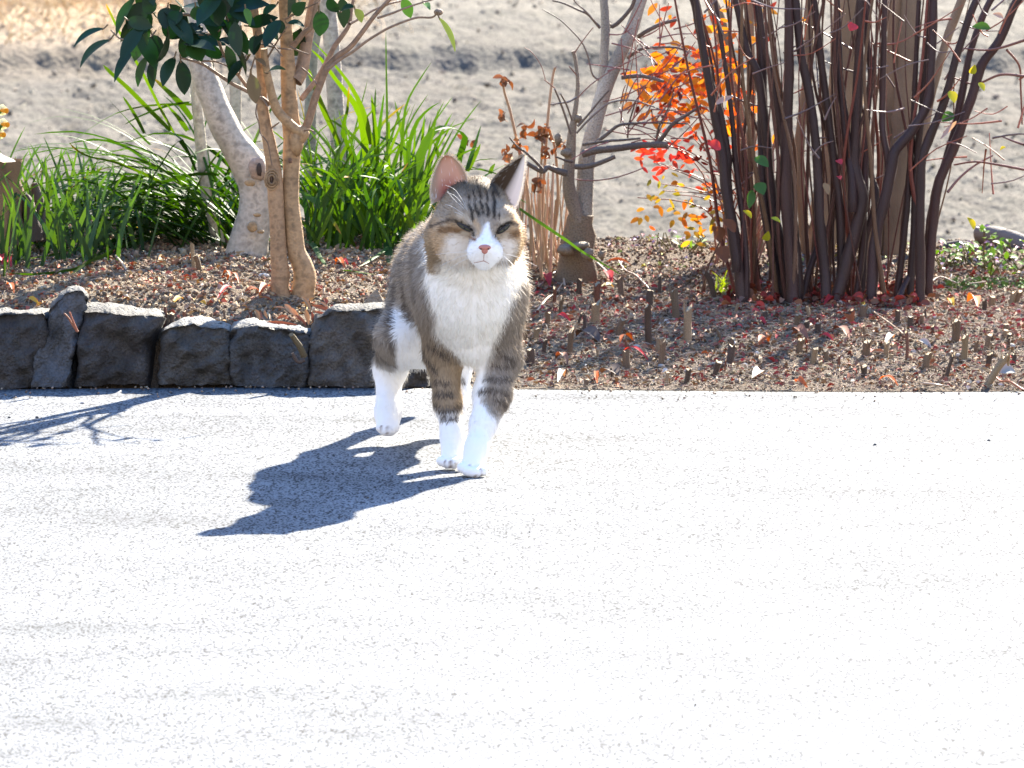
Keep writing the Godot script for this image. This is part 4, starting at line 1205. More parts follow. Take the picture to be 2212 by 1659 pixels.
# ---------------------------------------------------------------- the many dark stems, and the grey-brown trunks behind them
func build_dark_shrub() -> void:
	var foot := gp(1790, 655)
	var z := foot.z
	var k := (CAM.z - z) / FOCAL
	var t := thing("dark_stemmed_shrub", foot, "large bare shrub of many dark purple-brown stems at the right", "shrub")
	var dark := Color(0.062, 0.034, 0.032)
	for s in [
			[[1602, 650, 1598, 600, 1592, 545, 1575, 444, 1568, 375, 1570, 336, 1553, 242, 1529, 161, 1513, 77, 1497, 0, 1470, -160], 15, 10, 0.0], [[1590, 560, 1578, 480, 1566, 400, 1560, 330, 1540, 230, 1525, 140, 1512, 60, 1504, 0, 1490, -120], 13, 7, 0.01],
			[[1700, 652, 1695, 592, 1683, 510, 1670, 444, 1660, 346, 1650, 250, 1637, 161, 1617, 118, 1603, 67, 1587, 0, 1560, -150], 14, 8, -0.02], [[1690, 640, 1672, 560, 1655, 470, 1648, 380, 1647, 235, 1647, 134, 1642, 50, 1630, 0, 1620, -150], 15, 9, -0.03],
			[[1713, 662, 1712, 620, 1708, 542, 1699, 444, 1697, 360, 1701, 269, 1704, 168, 1704, 60, 1704, 0, 1704, -150], 18, 12, 0.02], [[1726, 650, 1722, 560, 1712, 470, 1705, 400, 1690, 300, 1670, 180, 1650, 90, 1640, 0], 14, 6, 0.0],
			[[1784, 656, 1783, 610, 1779, 560, 1771, 477, 1768, 400, 1761, 302, 1748, 202, 1731, 118, 1718, 0, 1712, -150], 15, 11, 0.02], [[1812, 645, 1817, 590, 1817, 542, 1814, 444, 1804, 370, 1792, 269, 1781, 185, 1768, 84, 1758, 0, 1750, -150], 13, 10, 0.0],
			[[1806, 650, 1818, 610, 1832, 555, 1850, 493, 1862, 430, 1850, 380, 1846, 346, 1849, 269, 1855, 134, 1859, 0, 1862, -150], 19, 13, 0.01], [[1842, 430, 1840, 380, 1834, 336, 1822, 235, 1812, 134, 1808, 0, 1800, -150], 13, 9, 0.0], [[1868, 430, 1868, 360, 1872, 250, 1882, 160, 1872, 80, 1879, 0, 1884, -150], 11, 8, -0.02],
			[[1883, 645, 1885, 600, 1893, 510, 1912, 428, 1926, 360, 1937, 322, 1972, 280, 2005, 220, 2012, 134, 2017, 0, 2022, -150], 16, 12, 0.02], [[1916, 420, 1918, 350, 1908, 290, 1906, 235, 1909, 100, 1912, 0, 1915, -150], 10, 8, 0.0],
			[[2005, 612, 2008, 560, 2014, 493, 2024, 411, 2042, 360, 2060, 319, 2090, 235, 2105, 190, 2122, 138, 2161, 84, 2198, 0, 2240, -120], 15, 13, -0.02], [[1998, 620, 2004, 540, 2012, 460, 2034, 380, 2060, 290, 2080, 190, 2100, 100, 2140, 0, 2180, -120], 12, 9, -0.03],
			[[1988, 662, 1988, 600, 1988, 477, 1990, 360, 2006, 302, 2040, 218, 2067, 118, 2101, 17, 2130, -120], 14, 10, 0.03], [[1964, 658, 1968, 600, 1975, 510, 1978, 390, 1985, 300, 2000, 150, 2010, 0, 2015, -120], 12, 8, 0.0], [[1936, 646, 1945, 580, 1958, 460, 1964, 380, 1973, 250, 1980, 100, 1985, 0], 10, 7, 0.0],
			[[1860, 645, 1864, 590, 1868, 520, 1885, 460, 1893, 415, 1882, 375, 1876, 300], 11, 8, -0.01], [[1850, 640, 1860, 560, 1866, 470, 1860, 380, 1880, 300], 10, 8, 0.0], [[1736, 640, 1750, 580, 1772, 520, 1800, 470, 1810, 400], 10, 7, -0.01], [[1612, 640, 1612, 560, 1604, 470, 1590, 360, 1580, 240, 1560, 100, 1545, 0], 9, 6, 0.0], [[1940, 655, 1950, 625, 1968, 590], 10, 8, 0.03]]:
		var pp := path("p", z + s[3], z + s[3] - 0.04, s[0])
		pp.insert(0, pp[0] + Vector3(0, -0.016, 0))
		one_tube("stem", t, pp, [s[1] * k * 0.82, s[1] * k * 0.74, s[2] * k * 0.74], vary(dark, 0.2), M.dark_bark, 12, 0.24, 0.4, 5)
	for j in 58:     # slender ones between
		var x := rng.randf_range(1585, 2010)
		var b := P(x, 640, z + rng.randf_range(-0.14, 0.02))
		b.y = ground(b.x, b.z)
		var e := P(x + (x - 1800.0) * 0.35 + rng.randf_range(-70, 70), -36, b.z + rng.randf_range(-0.05, 0.05))
		var mid := b.lerp(e, 0.45) + Vector3(rng.randf_range(-0.02, 0.02), 0, 0)
		var r := rng.randf_range(1.5, 4.6) * k
		var c: Color = [Color(0.09, 0.045, 0.035), Color(0.19, 0.06, 0.045), Color(0.18, 0.105, 0.065), Color(0.13, 0.06, 0.048)][rng.randi() % 4]
		one_tube("stem", t, PackedVector3Array([b, b.lerp(mid, 0.5) + Vector3(rng.randf_range(-0.006, 0.006), 0, 0), mid, mid.lerp(e, 0.5) + Vector3(rng.randf_range(-0.012, 0.012), 0, 0), e]), [r * 1.2, r, r * 0.6], vary(c, 0.2), M.dark_bark, 7, 0.12, 0.3, 4)
	for j in 95:     # side twigs
		var x := rng.randf_range(1520, 2210)
		var p := P(x, rng.randf_range(-20, 420 if j < 60 else 250), z + rng.randf_range(-0.1, 0.08))
		var d := Vector3(rng.randf_range(-0.8, 1.0), rng.randf_range(-0.3, 0.9), rng.randf_range(-0.3, 0.3)).normalized() * rng.randf_range(0.025, 0.085)
		one_tube("twig", t, PackedVector3Array([p, p + d * 0.45 + Vector3(0, rng.randf_range(-0.008, 0.008), 0), p + d]), [rng.randf_range(1.4, 2.8) * k, 0.9 * k], vary(Color(0.30, 0.09, 0.05) if rng.randf() < 0.5 else Color(0.16, 0.10, 0.09), 0.25), M.twig, 5, 0.1, 0.2, 3)
	for s in [[2212, 490, 2060, 480, 1900, 540, 1760, 500], [2212, 260, 2000, 320, 1820, 310], [2212, 1090, 2050, 1060, 1900, 1040, 1760, 1060], [1720, 1235, 1800, 1140, 1900, 1060, 2010, 1000], [2212, 930, 2150, 910, 2075, 880], [2100, 320, 2180, 420, 2190, 560, 2200, 800]]:
		one_tube("twig", t, path("d", z - 0.02, z - 0.06, s), [3.2 * k, 1.8 * k], Color(0.20, 0.09, 0.07), M.twig, 6)
	# leaves still on it
	for s in [[1558, 320, 1528, 310, 26, 0], [1545, 225, 1585, 208, 14, 1], [1845, 50, 1836, 66, 26, 0], [2052, 196, 2062, 222, 22, 3], [2098, 160, 2106, 140, 16, 3], [2115, 178, 2126, 196, 14, 3], [2060, 245, 2035, 262, 24, 4], [2066, 262, 2032, 300, 10, 1], [1652, 520, 1660, 500, 17, 3], [1666, 470, 1686, 480, 10, 3], [1624, 470, 1606, 455, 14, 3], [1780, 395, 1790, 420, 16, 2], [1808, 345, 1818, 355, 16, 0], [1810, 380, 1816, 388, 12, 0],
			[2140, 60, 2100, 58, 20, 4], [2168, 40, 2145, 30, 14, 1], [1575, 560, 1545, 540, 40, 5], [1560, 520, 1540, 490, 34, 5], [1590, 500, 1560, 475, 26, 5], [2105, 495, 2090, 470, 16, 3], [2160, 325, 2172, 318, 10, 3], [1630, 340, 1660, 360, 26, 4], [1633, 395, 1650, 420, 30, 4], [1625, 410, 1618, 450, 20, 4]]:
		var c: Color = [Color(0.60, 0.07, 0.09), Color(0.55, 0.42, 0.40), Color(0.40, 0.27, 0.14), Color(0.50, 0.55, 0.05), Color(0.07, 0.15, 0.04), Color(0.17, 0.085, 0.06)][s[5]]
		var mb := MB.new()
		leaf(mb, P(s[0], s[1], z + 0.05), P(s[2], s[3], z + 0.06), s[4] * k, Vector3(0.2, 0.5, 0.8), c, 0.12, 0.3, 6)
		obj("leaf", mb, M.red_leaf if s[5] != 4 else M.strap_leaf, t)
	# weathered trunks behind
	foot = gp(1780, 600)
	foot.z = -1.86
	foot.y = ground(foot.x, foot.z)
	z = foot.z
	k = (CAM.z - z) / FOCAL
	t = thing("weathered_coppice", foot, "weathered grey-brown furrowed trunks rising behind the dark stems", "tree")
	for s in [[[1770, 620, 1775, 520, 1790, 400, 1815, 260, 1822, 120, 1830, 0, 1835, -120], 46, 38], [[1830, 620, 1835, 480, 1842, 340, 1850, 200], 30, 22], [[1925, 620, 1930, 480, 1938, 340, 1950, 200, 1960, 60, 1965, -120], 34, 36], [[1880, 620, 1900, 450, 1915, 300, 1925, 150, 1935, 0, 1940, -120], 22, 18], [[1640, 560, 1618, 420, 1598, 280, 1575, 130, 1545, 20, 1520, -100], 22, 22], [[1622, 600, 1625, 450, 1624, 300, 1622, 120, 1620, -60], 14, 13], [[1744, 620, 1736, 480, 1726, 330, 1745, 150, 1750, -20], 18, 14], [[1995, 600, 1985, 450, 2000, 260, 2040, 100, 2085, -20], 15, 14]]:
		one_tube("trunk", t, path("p", z, z - 0.05, s[0]), [s[1] * k * 0.72, s[2] * k * 0.68], vary(Color(0.30, 0.20, 0.115), 0.15), M.dry_wood, 20, 0.34, 0.5, 5)

# ---------------------------------------------------------------- weeds at the back on the right
func build_weeds() -> void:
	var groups := [[2090, 570, 9], [2125, 585, 12], [2060, 575, 8], [2180, 560, 10], [2150, 600, 10], [2030, 590, 6], [1500, 545, 5], [1440, 540, 4], [2205, 590, 8]]
	var n := 0
	for g in groups:
		var foot := gp(g[0], g[1])
		var words: String = ["left of the log", "at the foot of the tallest weed", "beside the dark stems' right side", "before the log", "between log and pavement", "close to the dark stems' foot", "left of the dark stems", "right of the bare tree", "at the right border"][n]
		var t := thing("weed", foot, "low green weed with small mauve flowers, %s" % words, "weed", "low weeds along the back of the bed")
		for j in int(g[2] * 1.8):
			var mb := MB.new()
			var q := foot + Vector3(rng.randfn(0.0, 0.014), rng.randf_range(0.003, 0.026), rng.randfn(0.0, 0.014))
			var flower := rng.randf() < 0.22
			var d := Vector3(rng.randf_range(-1, 1), rng.randf_range(-0.2, 0.7), rng.randf_range(-1, 1)).normalized() * (0.006 if flower else rng.randf_range(0.007, 0.013))
			leaf(mb, q, q + d, 0.004 if flower else 0.007, Vector3(0, 1, 0.3), vary(Color(0.50, 0.28, 0.55) if flower else Color(0.17, 0.30, 0.05), 0.25), 0.1, 0.2, 4)
			obj("flower" if flower else "leaf", mb, M.petal if flower else M.strap_leaf, t)
		for j in 4:
			one_tube("stem", t, PackedVector3Array([foot + Vector3(rng.randfn(0, 0.006), 0, 0), foot + Vector3(rng.randfn(0, 0.012), 0.022, rng.randfn(0, 0.01))]), [0.001, 0.0007], Color(0.16, 0.14, 0.05), M.strap_leaf, 5, 0.0, 0.1, 1)
		n += 1
	var tall := thing("tall_weed", gp(2130, 560), "tallest flowering weed, with a round leafy top, beside the log at the right", "weed")
	for s in [[2126, 495], [2108, 535], [2145, 520], [2090, 540]]:
		var c := P(s[0], s[1], -1.84)
		for j in 11:
			var mb := MB.new()
			var q := c + Vector3(rng.randfn(0, 0.004), rng.randfn(0, 0.004), rng.randfn(0, 0.004))
			leaf(mb, q, q + Vector3(rng.randf_range(-1, 1), rng.randf_range(-0.4, 0.6), rng.randf_range(-1, 1)).normalized() * 0.009, 0.007, Vector3(0, 1, 0.4), vary(Color(0.17, 0.28, 0.05), 0.2) if j < 9 else Color(0.48, 0.22, 0.5), 0.1, 0.2, 4)
			obj("leaf", mb, M.strap_leaf, tall)
		one_tube("stem", tall, PackedVector3Array([Vector3(c.x, ground(c.x, c.z), c.z), c]), [0.0013, 0.001], Color(0.2, 0.13, 0.07), M.strap_leaf, 5, 0.0, 0.1, 1)
	# creeping green behind, seen only as a mass
	var xf := []
	var cols := PackedColorArray()
	var chip := chip_mesh()
	for j in 1000:
		var x := rng.randf_range(0.12, 0.95)
		var z := edge_z(x) - rng.randf_range(0.98, 1.26)
		if x < 0.42 and rng.randf() < 0.5: continue
		var s := rng.randf_range(0.002, 0.0046)
		xf.append(Transform3D(rnd_basis(s, 0.8), Vector3(x, ground(x, z) + rng.randf() * 0.006, z)))
		cols.append(vary([Color(0.20, 0.28, 0.06), Color(0.36, 0.36, 0.07), Color(0.42, 0.30, 0.38), Color(0.42, 0.34, 0.28), Color(0.45, 0.20, 0.18)][rng.randi() % 5], 0.25))
	for j in 260:
		var p := gp(rng.randf_range(2040, 2212), rng.randf_range(606, 630))
		xf.append(Transform3D(rnd_basis(rng.randf_range(0.002, 0.004), 1.2), p + Vector3.UP * rng.randf() * 0.007))
		cols.append(vary(Color(0.09, 0.17, 0.04), 0.25))
	scatter("creeping_weeds", chip, M.litter, xf, cols)
	# seedling grass by the dark stems
	var t2 := thing("grass_tuft", gp(1560, 636), "small yellow-green grass tuft left of the dark stems' foot", "grass tuft")
	for j in 16:
		var b := gp(1560 + rng.randf_range(-18, 18), 636 + rng.randf_range(-5, 4))
		var mb := MB.new()
		ribbon(mb, blade_path(b, rng.randf() * TAU, rng.randf_range(1.0, 1.5), rng.randf_range(0.02, 0.04), 0.6, 4), 0.0016, vary(Color(0.30, 0.36, 0.06), 0.2), Color(0.45, 0.42, 0.08), Vector3(1, 0, 0.2), 0.0, 0.1, 2)
		obj("blade", mb, M.strap_leaf, t2)
	# log at the right edge
	var lg := MB.new()
	var z3 := -1.98
	tube(lg, path("p", z3, z3 + 0.06, [2115, 505, 2150, 512, 2212, 535, 2300, 570]), [0.011, 0.015, 0.017], Color(0.20, 0.165, 0.145), 14, 5, 0.3, 0.4)
	single("log", lg, M.dry_wood, gp(2190, 545), "grey-brown log lying at the right border behind the weeds", "log")
	lg = MB.new()
	tube(lg, path("p", -1.93, -1.93, [2030, 541, 2070, 534, 2110, 540]), [0.007, 0.009, 0.007], Color(0.07, 0.055, 0.05), 10, 4, 0.3, 0.4)
	single("log", lg, M.dry_wood, gp(2070, 545), "short dark log behind the weeds, left of the larger grey-brown one", "log")

func build_stump() -> void:
	var foot := gp(20, 500)
	foot.z = -1.36
	foot = Vector3(P(10, 500, foot.z).x, 0, foot.z)
	foot.y = ground(foot.x, foot.z)
	var z := foot.z
	var k := (CAM.z - z) / FOCAL
	var t := thing("tree_stump", foot, "sawn tree stump with a pale cut top among the daffodils at the left border", "stump")
	var mb := MB.new()
	tube(mb, path("p", z, z, [20, 520, 16, 470, 10, 410, 8, 380, 6, 347]), [44 * k, 38 * k, 40 * k, 42 * k, 41 * k], Color(0.36, 0.215, 0.11), 22, 5, 0.28, 0.8, false)
	obj("trunk", mb, M.dry_wood, t)
	mb = MB.new()
	var c := P(5, 342, z)
	var kk := mb.vert(c + Vector3(0, 0.004, 0), Vector3.UP, Color(0.62, 0.55, 0.45))
	for r in 3:
		for j in 24:
			var a := TAU * j / 24.0
			var rr: float = [14.0, 30.0, 41.0][r] * k * (1.0 + 0.05 * sin(a * 5.0))
			mb.vert(c + Vector3(cos(a) * rr, [0.004, 0.002, -0.002][r] - 0.006 * cos(a), sin(a) * rr), Vector3(0.1, 1, 0), vary(Color(0.55, 0.47, 0.36), 0.12))
	for j in 24:
		mb.tri(kk, kk + 1 + j, kk + 1 + (j + 1) % 24)
		for r in 2:
			mb.quad(kk + 1 + r * 24 + j, kk + 25 + r * 24 + j, kk + 25 + r * 24 + (j + 1) % 24, kk + 1 + r * 24 + (j + 1) % 24)
	obj("cut_top", mb, M.dry_wood, t)
	mb = MB.new()
	tube(mb, path("p", z - 0.02, z - 0.02, [98, 520, 90, 480, 80, 430, 74, 395]), [20 * k, 17 * k, 13 * k, 5 * k], Color(0.15, 0.11, 0.09), 12, 4, 0.5, 0.5)
	tube(mb, path("p", z + 0.01, z + 0.01, [70, 520, 66, 480, 60, 440, 55, 420]), [22 * k, 20 * k, 12 * k, 4 * k], Color(0.12, 0.085, 0.07), 12, 4, 0.5, 0.5)
	tube(mb, path("p", z + 0.015, z + 0.015, [40, 525, 34, 480, 30, 430]), [26 * k, 18 * k, 10 * k], Color(0.16, 0.11, 0.075), 12, 4, 0.5, 0.5)
	obj("broken_side", mb, M.dry_wood, t)

func build_small_things() -> void:
	# wedge stone lying on the edging, and pebbles
	var mb := MB.new()
	var z := -0.93
	var a := P(768, 672, z); var b := P(838, 675, z); var c := P(812, 625, z - 0.01); var d := P(834, 650, z - 0.03); var e := P(780, 668, z - 0.05)
	var col := Color(0.30, 0.235, 0.165)
	mb.flat_quad(a, c, c + Vector3(0.002, 0, 0), b, col); mb.flat_quad(c, d, d + Vector3(0.001, -0.004, 0), b, col * 1.3); mb.flat_quad(a, e, c + Vector3(0, 0, -0.004), c, col)
	mb.flat_quad(e, d, c, c + Vector3(0, 0, -0.004), col); mb.flat_quad(a, b, d, e, col)
	single("wedge_stone", mb, M.stone, gp(800, 672), "brown wedge-shaped stone with a sharp ridge, lying behind the edging left of the cat", "stone")
	var at := {}
	for s in [[820, 598, 7, 4, 0.55], [826, 604, 6, 3, 0.30], [716, 672, 8, 6, 0.36], [762, 668, 6, 5, 0.42], [570, 598, 14, 6, 0.40], [1345, 606, 8, 5, 0.20], [1380, 592, 10, 6, 0.24], [1585, 743, 5, 5, 0.75], [1427, 793, 10, 5, 0.30], [2070, 770, 7, 5, 0.45], [2185, 750, 10, 6, 0.40], [1375, 752, 9, 6, 0.36], [1635, 765, 5, 5, 0.5]]:
		var p := gp(s[0], s[1])
		var k := (CAM.z - p.z) / FOCAL
		mb = MB.new()
		ball(mb, p + Vector3.UP * s[3] * k * 0.4, Vector3(s[2], s[3], s[2]) * k, vary(Color(s[4], s[4] * 0.94, s[4] * 0.86), 0.08), 0.3, 7, 10)
		var tone := "pale" if s[4] > 0.5 else "buff" if s[4] > 0.34 else "grey"
		var where := where_words(p) if s[0] > 900 else ("beside the cat's back" if s[0] > 780 else "near the camellia's foot")
		single("pebble", mb, M.granule, p, "%s pebble %s" % [tone, where], "pebble", "pebbles in the bed")
	# split dry stalks lying behind the edging below the camellia
	var t := thing("dry_stalk_heap", gp(650, 694), "heap of split dry brown stalks and bark lying on the edging below the camellia", "plant debris")
	for s in [[900, 430, 940, 500, 14], [880, 420, 920, 520, 18], [1150, 370, 1230, 470, 22], [1200, 400, 1290, 520, 20], [1310, 300, 1390, 430, 18], [1340, 420, 1370, 560, 20], [1400, 440, 1430, 580, 14], [940, 540, 1260, 560, 13], [1080, 500, 1180, 480, 16], [1400, 380, 1620, 450, 18], [1420, 440, 1560, 480, 12], [1010, 460, 1020, 520, 10], [1250, 470, 1350, 570, 16], [1480, 350, 1540, 400, 10], [960, 430, 990, 500, 12], [1380, 560, 1460, 500, 9], [1050, 400, 1160, 410, 8], [1640, 430, 1620, 520, 12]]:
		mb = MB.new()
		var q0 := V("j", s[0], s[1]); var q1 := V("j", s[2], s[3])
		var zz := rng.randf_range(-0.90, -0.85)
		var k := (CAM.z - zz) / FOCAL
		var p0 := P(q0.x, q0.y, zz); var p1 := P(q1.x, q1.y, zz + 0.012)
		var w: float = s[4] * 0.2344 * k
		leaf(mb, p0, p1, w * 2.4, Vector3(rng.randf_range(-0.5, 0.5), 0.6, 1.0), vary(Color(0.36, 0.24, 0.13) if rng.randf() < 0.6 else Color(0.24, 0.10, 0.055), 0.2), 0.06, 0.5, 5)
		obj("stalk", mb, M.dry_leaf, t)
	mb = MB.new()
	t = thing("dry_stalk", gp(655, 745), "dry olive-brown stalk growing out of the gap between two edging stones", "plant debris")
	tube(mb, path("j", -0.79, -0.775, [1330, 850, 1290, 760, 1240, 690, 1210, 650]), [0.0045, 0.0035, 0.003], Color(0.20, 0.15, 0.08), 9, 4, 0.3, 0.4)
	tube(mb, path("j", -0.785, -0.78, [1330, 880, 1270, 900, 1220, 820]), [0.003, 0.002], Color(0.13, 0.09, 0.07), 8, 4, 0.3, 0.4)
	obj("stem", mb, M.dry_wood, t)
	mb = MB.new()
	tube(mb, path("i", -0.785, -0.78, [860, 750, 800, 670, 760, 600, 710, 545]), [0.0015, 0.001], Color(0.33, 0.13, 0.07), 6, 4)
	tube(mb, path("i", -0.785, -0.78, [850, 740, 810, 640, 770, 530]), [0.0018, 0.001], Color(0.35, 0.12, 0.07), 6, 4)
	single("red_sprig", mb, M.twig, P(168, 718, -0.785), "forked reddish sprig in front of the peaked grey slab", "twig")
	# larger fallen leaves
	var reds := [Color(0.62, 0.05, 0.06), Color(0.55, 0.14, 0.04), Color(0.28, 0.11, 0.06), Color(0.60, 0.38, 0.05), Color(0.10, 0.07, 0.055), Color(0.5, 0.42, 0.36), Color(0.42, 0.40, 0.36)]
	for s in [[1188, 628, 1178, 606, 16, 0], [1310, 600, 1322, 616, 18, 0], [1205, 692, 1232, 700, 9, 0], [1245, 735, 1332, 755, 30, 4], [1300, 815, 1340, 818, 34, 4], [1340, 750, 1368, 742, 12, 1], [1200, 785, 1262, 815, 14, 2], [1205, 835, 1230, 810, 12, 5], [1310, 575, 1362, 578, 8, 1], [1300, 628, 1325, 627, 9, 3], [1345, 770, 1400, 785, 8, 0], [1290, 838, 1298, 800, 8, 1], [1715, 725, 1750, 742, 18, 2], [1800, 722, 1835, 738, 18, 2], [1838, 700, 1848, 728, 22, 1], [1770, 738, 1800, 742, 10, 0],
			[1905, 630, 1885, 645, 22, 0], [1815, 652, 1830, 655, 20, 0], [1960, 655, 1980, 662, 16, 1], [2090, 660, 2112, 668, 20, 1], [1850, 665, 1870, 668, 14, 3], [1930, 740, 1910, 752, 12, 5], [1980, 748, 2012, 758, 14, 5], [1900, 830, 1940, 840, 10, 1], [1720, 835, 1745, 845, 12, 1], [1640, 755, 1660, 745, 20, 1], [1625, 825, 1645, 812, 18, 5], [1635, 700, 1655, 710, 10, 0], [2050, 660, 2060, 668, 12, 3], [2160, 815, 2195, 812, 26, 6], [1780, 545, 1795, 570, 14, 1], [1575, 590, 1560, 560, 9, 5], [1780, 668, 1800, 660, 10, 0],
			[725, 580, 745, 586, 10, 1], [735, 572, 752, 578, 9, 0], [500, 632, 470, 650, 8, 0], [530, 640, 560, 634, 12, 1], [480, 610, 510, 618, 7, 2], [395, 655, 372, 664, 10, 3], [445, 668, 430, 660, 9, 3], [490, 615, 522, 620, 7, 2], [580, 628, 560, 645, 14, 1], [15, 625, 30, 640, 10, 1], [60, 655, 85, 665, 9, 3], [20, 578, 28, 590, 14, 0], [-5, 574, 10, 582, 12, 0], [560, 655, 590, 660, 7, 1]]:
		var p := gp(s[0], s[1]); var q := gp(s[2], s[3])
		var k := (CAM.z - p.z) / FOCAL
		p.y += 0.006; q.y += 0.004
		if (q - p).length() > 0.055: q = p + (q - p).normalized() * 0.055
		mb = MB.new()
		leaf(mb, p, q, s[4] * k * 1.2, Vector3(rng.randf_range(-0.4, 0.4), 1.0, rng.randf_range(0.0, 0.9)), vary(reds[s[5]], 0.15), 0.2, 0.45, 6)
		var tone: String = ["bright red", "orange-brown", "curled brown", "yellow", "dark leathery", "bleached", "pale grey"][s[5]]
		single("fallen_leaf", mb, M.red_leaf if s[5] < 2 or s[5] == 3 else M.dry_leaf, p, "%s fallen leaf %s" % [tone, where_words(p)], "fallen leaf", "fallen leaves on the bed")
	# twigs lying or standing in the bed
	for s in [[1875, 670, 1890, 690, 1935, 715, 1950, 735, 1, 0], [2000, 628, 2030, 612, 2075, 620, 2130, 622, 2, 0], [1150, 640, 1200, 600, 1230, 575, 1180, 560, 0, 0], [1220, 625, 1212, 590, 1192, 560, 1180, 545, 2, 0], [1405, 635, 1375, 610, 1350, 590, 1335, 575, 1, 0], [2210, 850, 2180, 838, 2160, 830, 2140, 815, 3, 0], [1995, 835, 2020, 845, 2035, 840, 2050, 848, 2, 0], [1600, 620, 1640, 625, 1680, 622, 1720, 630, 2, 0], [1145, 700, 1180, 660, 1200, 640, 1215, 625, 2, 0], [1870, 655, 1875, 700, 1870, 740, 1868, 790, 3, 1], [2055, 600, 2052, 620, 2048, 640, 2045, 662, 2, 1], [250, 560, 262, 580, 275, 592, 280, 600, 2, 0], [1515, 640, 1530, 590, 1540, 560, 1555, 535, 0, 1], [1290, 575, 1310, 600, 1340, 618, 1370, 630, 0, 0]]:
		mb = MB.new()
		var f := gp(s[0], s[1])
		var pts := PackedVector3Array()
		for j in 4:
			var g := gp(s[2 * j], s[2 * j + 1]) if s[9] == 0 else P(s[2 * j], s[2 * j + 1], f.z + 0.01 * j)
			pts.append(g + Vector3.UP * (0.004 + 0.004 * (j % 2)))
		tube(mb, pts, [0.0016, 0.0009], [Color(0.13, 0.08, 0.06), Color(0.34, 0.22, 0.14), Color(0.44, 0.33, 0.24), Color(0.36, 0.13, 0.07)][s[8]], 6, 4, 0.2, 0.3)
		single("dry_twig", mb, M.twig, f, "%s dry twig %s, %s" % [["dark", "brown", "pale", "reddish"][s[8]], "standing up" if s[9] else "lying flat", where_words(f) if s[0] > 900 else "left of the camellia"], "twig", "dry twigs in the bed")
	# specks on the pavement
	for s in [[320, 1281, 11, 3, 0], [1366, 1374, 4, 3, 1], [2136, 953, 4, 3, 1], [80, 903, 4, 3, 1], [1262, 842, 6, 4, 2], [1768, 846, 5, 4, 2], [20, 902, 4, 2, 1], [1890, 962, 4, 3, 1], [1100, 1600, 4, 3, 1], [178, 872, 5, 3, 3]]:
		var p := gp(s[0], s[1])
		var k := (CAM.z - p.z) / FOCAL
		mb = MB.new()
		ball(mb, p + Vector3.UP * s[3] * k * 0.5, Vector3(s[2], s[3], s[2]) * k, [Color(0.09, 0.075, 0.06), Color(0.10, 0.10, 0.10), Color(0.07, 0.055, 0.05), Color(0.4, 0.38, 0.35)][s[4]], 0.4, 6, 8)
		var where := "near the pavement's far edge" if s[1] < 880 else "left of the cat's shadow" if s[0] < 600 else "in the right half of the pavement" if s[0] > 1500 else "in the foreground of the pavement"
		single("grit", mb, M.granule, p, "%s %s" % [["dark seed husk lying", "tiny dark crumb lying", "dark crumb of soil lying", "pale crumb lying"][s[4]], where], "grit", "crumbs on the pavement")

# ---------------------------------------------------------------- the cat
var bones := []          # [a, b, ra, rb, blend]
var marks := []          # [polyline, radius, colour, soft, on_head]
var head_at := Vector3.ZERO
const TABBY := Color(0.370, 0.318, 0.265)
const BROWN := Color(0.385, 0.292, 0.195)
const DARK := Color(0.050, 0.040, 0.033)
const BUFF := Color(0.56, 0.40, 0.25)
const WHITE := Color(0.985, 0.975, 0.955)
const CREAM := Color(0.985, 0.945, 0.865)

func bone(a: Vector3, b: Vector3, ra: float, rb: float, k: float) -> void:
	if ra > 0.008:
		ra *= 0.905; rb *= 0.905
	bones.append([a, b, ra, rb, k, b - a, 1.0 / maxf((b - a).length_squared(), 1e-9)])

func lump(a: Vector3, r: float, k: float) -> void:
	bone(a, a + Vector3(0, 0.0001, 0), r, r, k)

func one(bn: Array, p: Vector3) -> float:
	var ab: Vector3 = bn[5]
	var pa: Vector3 = p - bn[0]
	var t := clampf(pa.dot(ab) * bn[6], 0.0, 1.0)
	return (pa - ab * t).length() - lerpf(bn[2], bn[3], t)

func sdf(p: Vector3, list: Array) -> float:
	var d := 1.0
	for bn in list:
		var e := one(bn, p)
		var k: float = bn[4]
		var h := maxf(k - absf(d - e), 0.0) / k
		d = minf(d, e) - h * h * k * 0.25
	return d

func sdf_normal(p: Vector3) -> Vector3:
	var e := 0.0015
	return Vector3(sdf(p + Vector3(e, 0, 0), bones) - sdf(p - Vector3(e, 0, 0), bones), sdf(p + Vector3(0, e, 0), bones) - sdf(p - Vector3(0, e, 0), bones), sdf(p + Vector3(0, 0, e), bones) - sdf(p - Vector3(0, 0, e), bones)).normalized()

func on_cat(px: float, py: float) -> Vector3:      # the point of the coat seen there
	var d := ray(px, py).normalized()
	var t := 11.6
	for k in 70:
		var s := sdf(CAM + d * t, bones)
		if s < 0.0004: break
		t += s * 0.9
	return CAM + d * t

func mark(view: String, xy: Array, r: float, c: Color, soft := 0.5, head := true) -> void:
	var pts := PackedVector3Array()
	for k in xy.size() / 2:
		var q := V(view, xy[2 * k], xy[2 * k + 1])
		pts.append(on_cat(q.x, q.y))
	var lo := pts[0]; var hi := pts[0]
	for p in pts:
		lo = lo.min(p); hi = hi.max(p)
	marks.append([pts, r, c, soft, head, (lo + hi) * 0.5, (hi - lo).length() * 0.5 + r * 1.6])

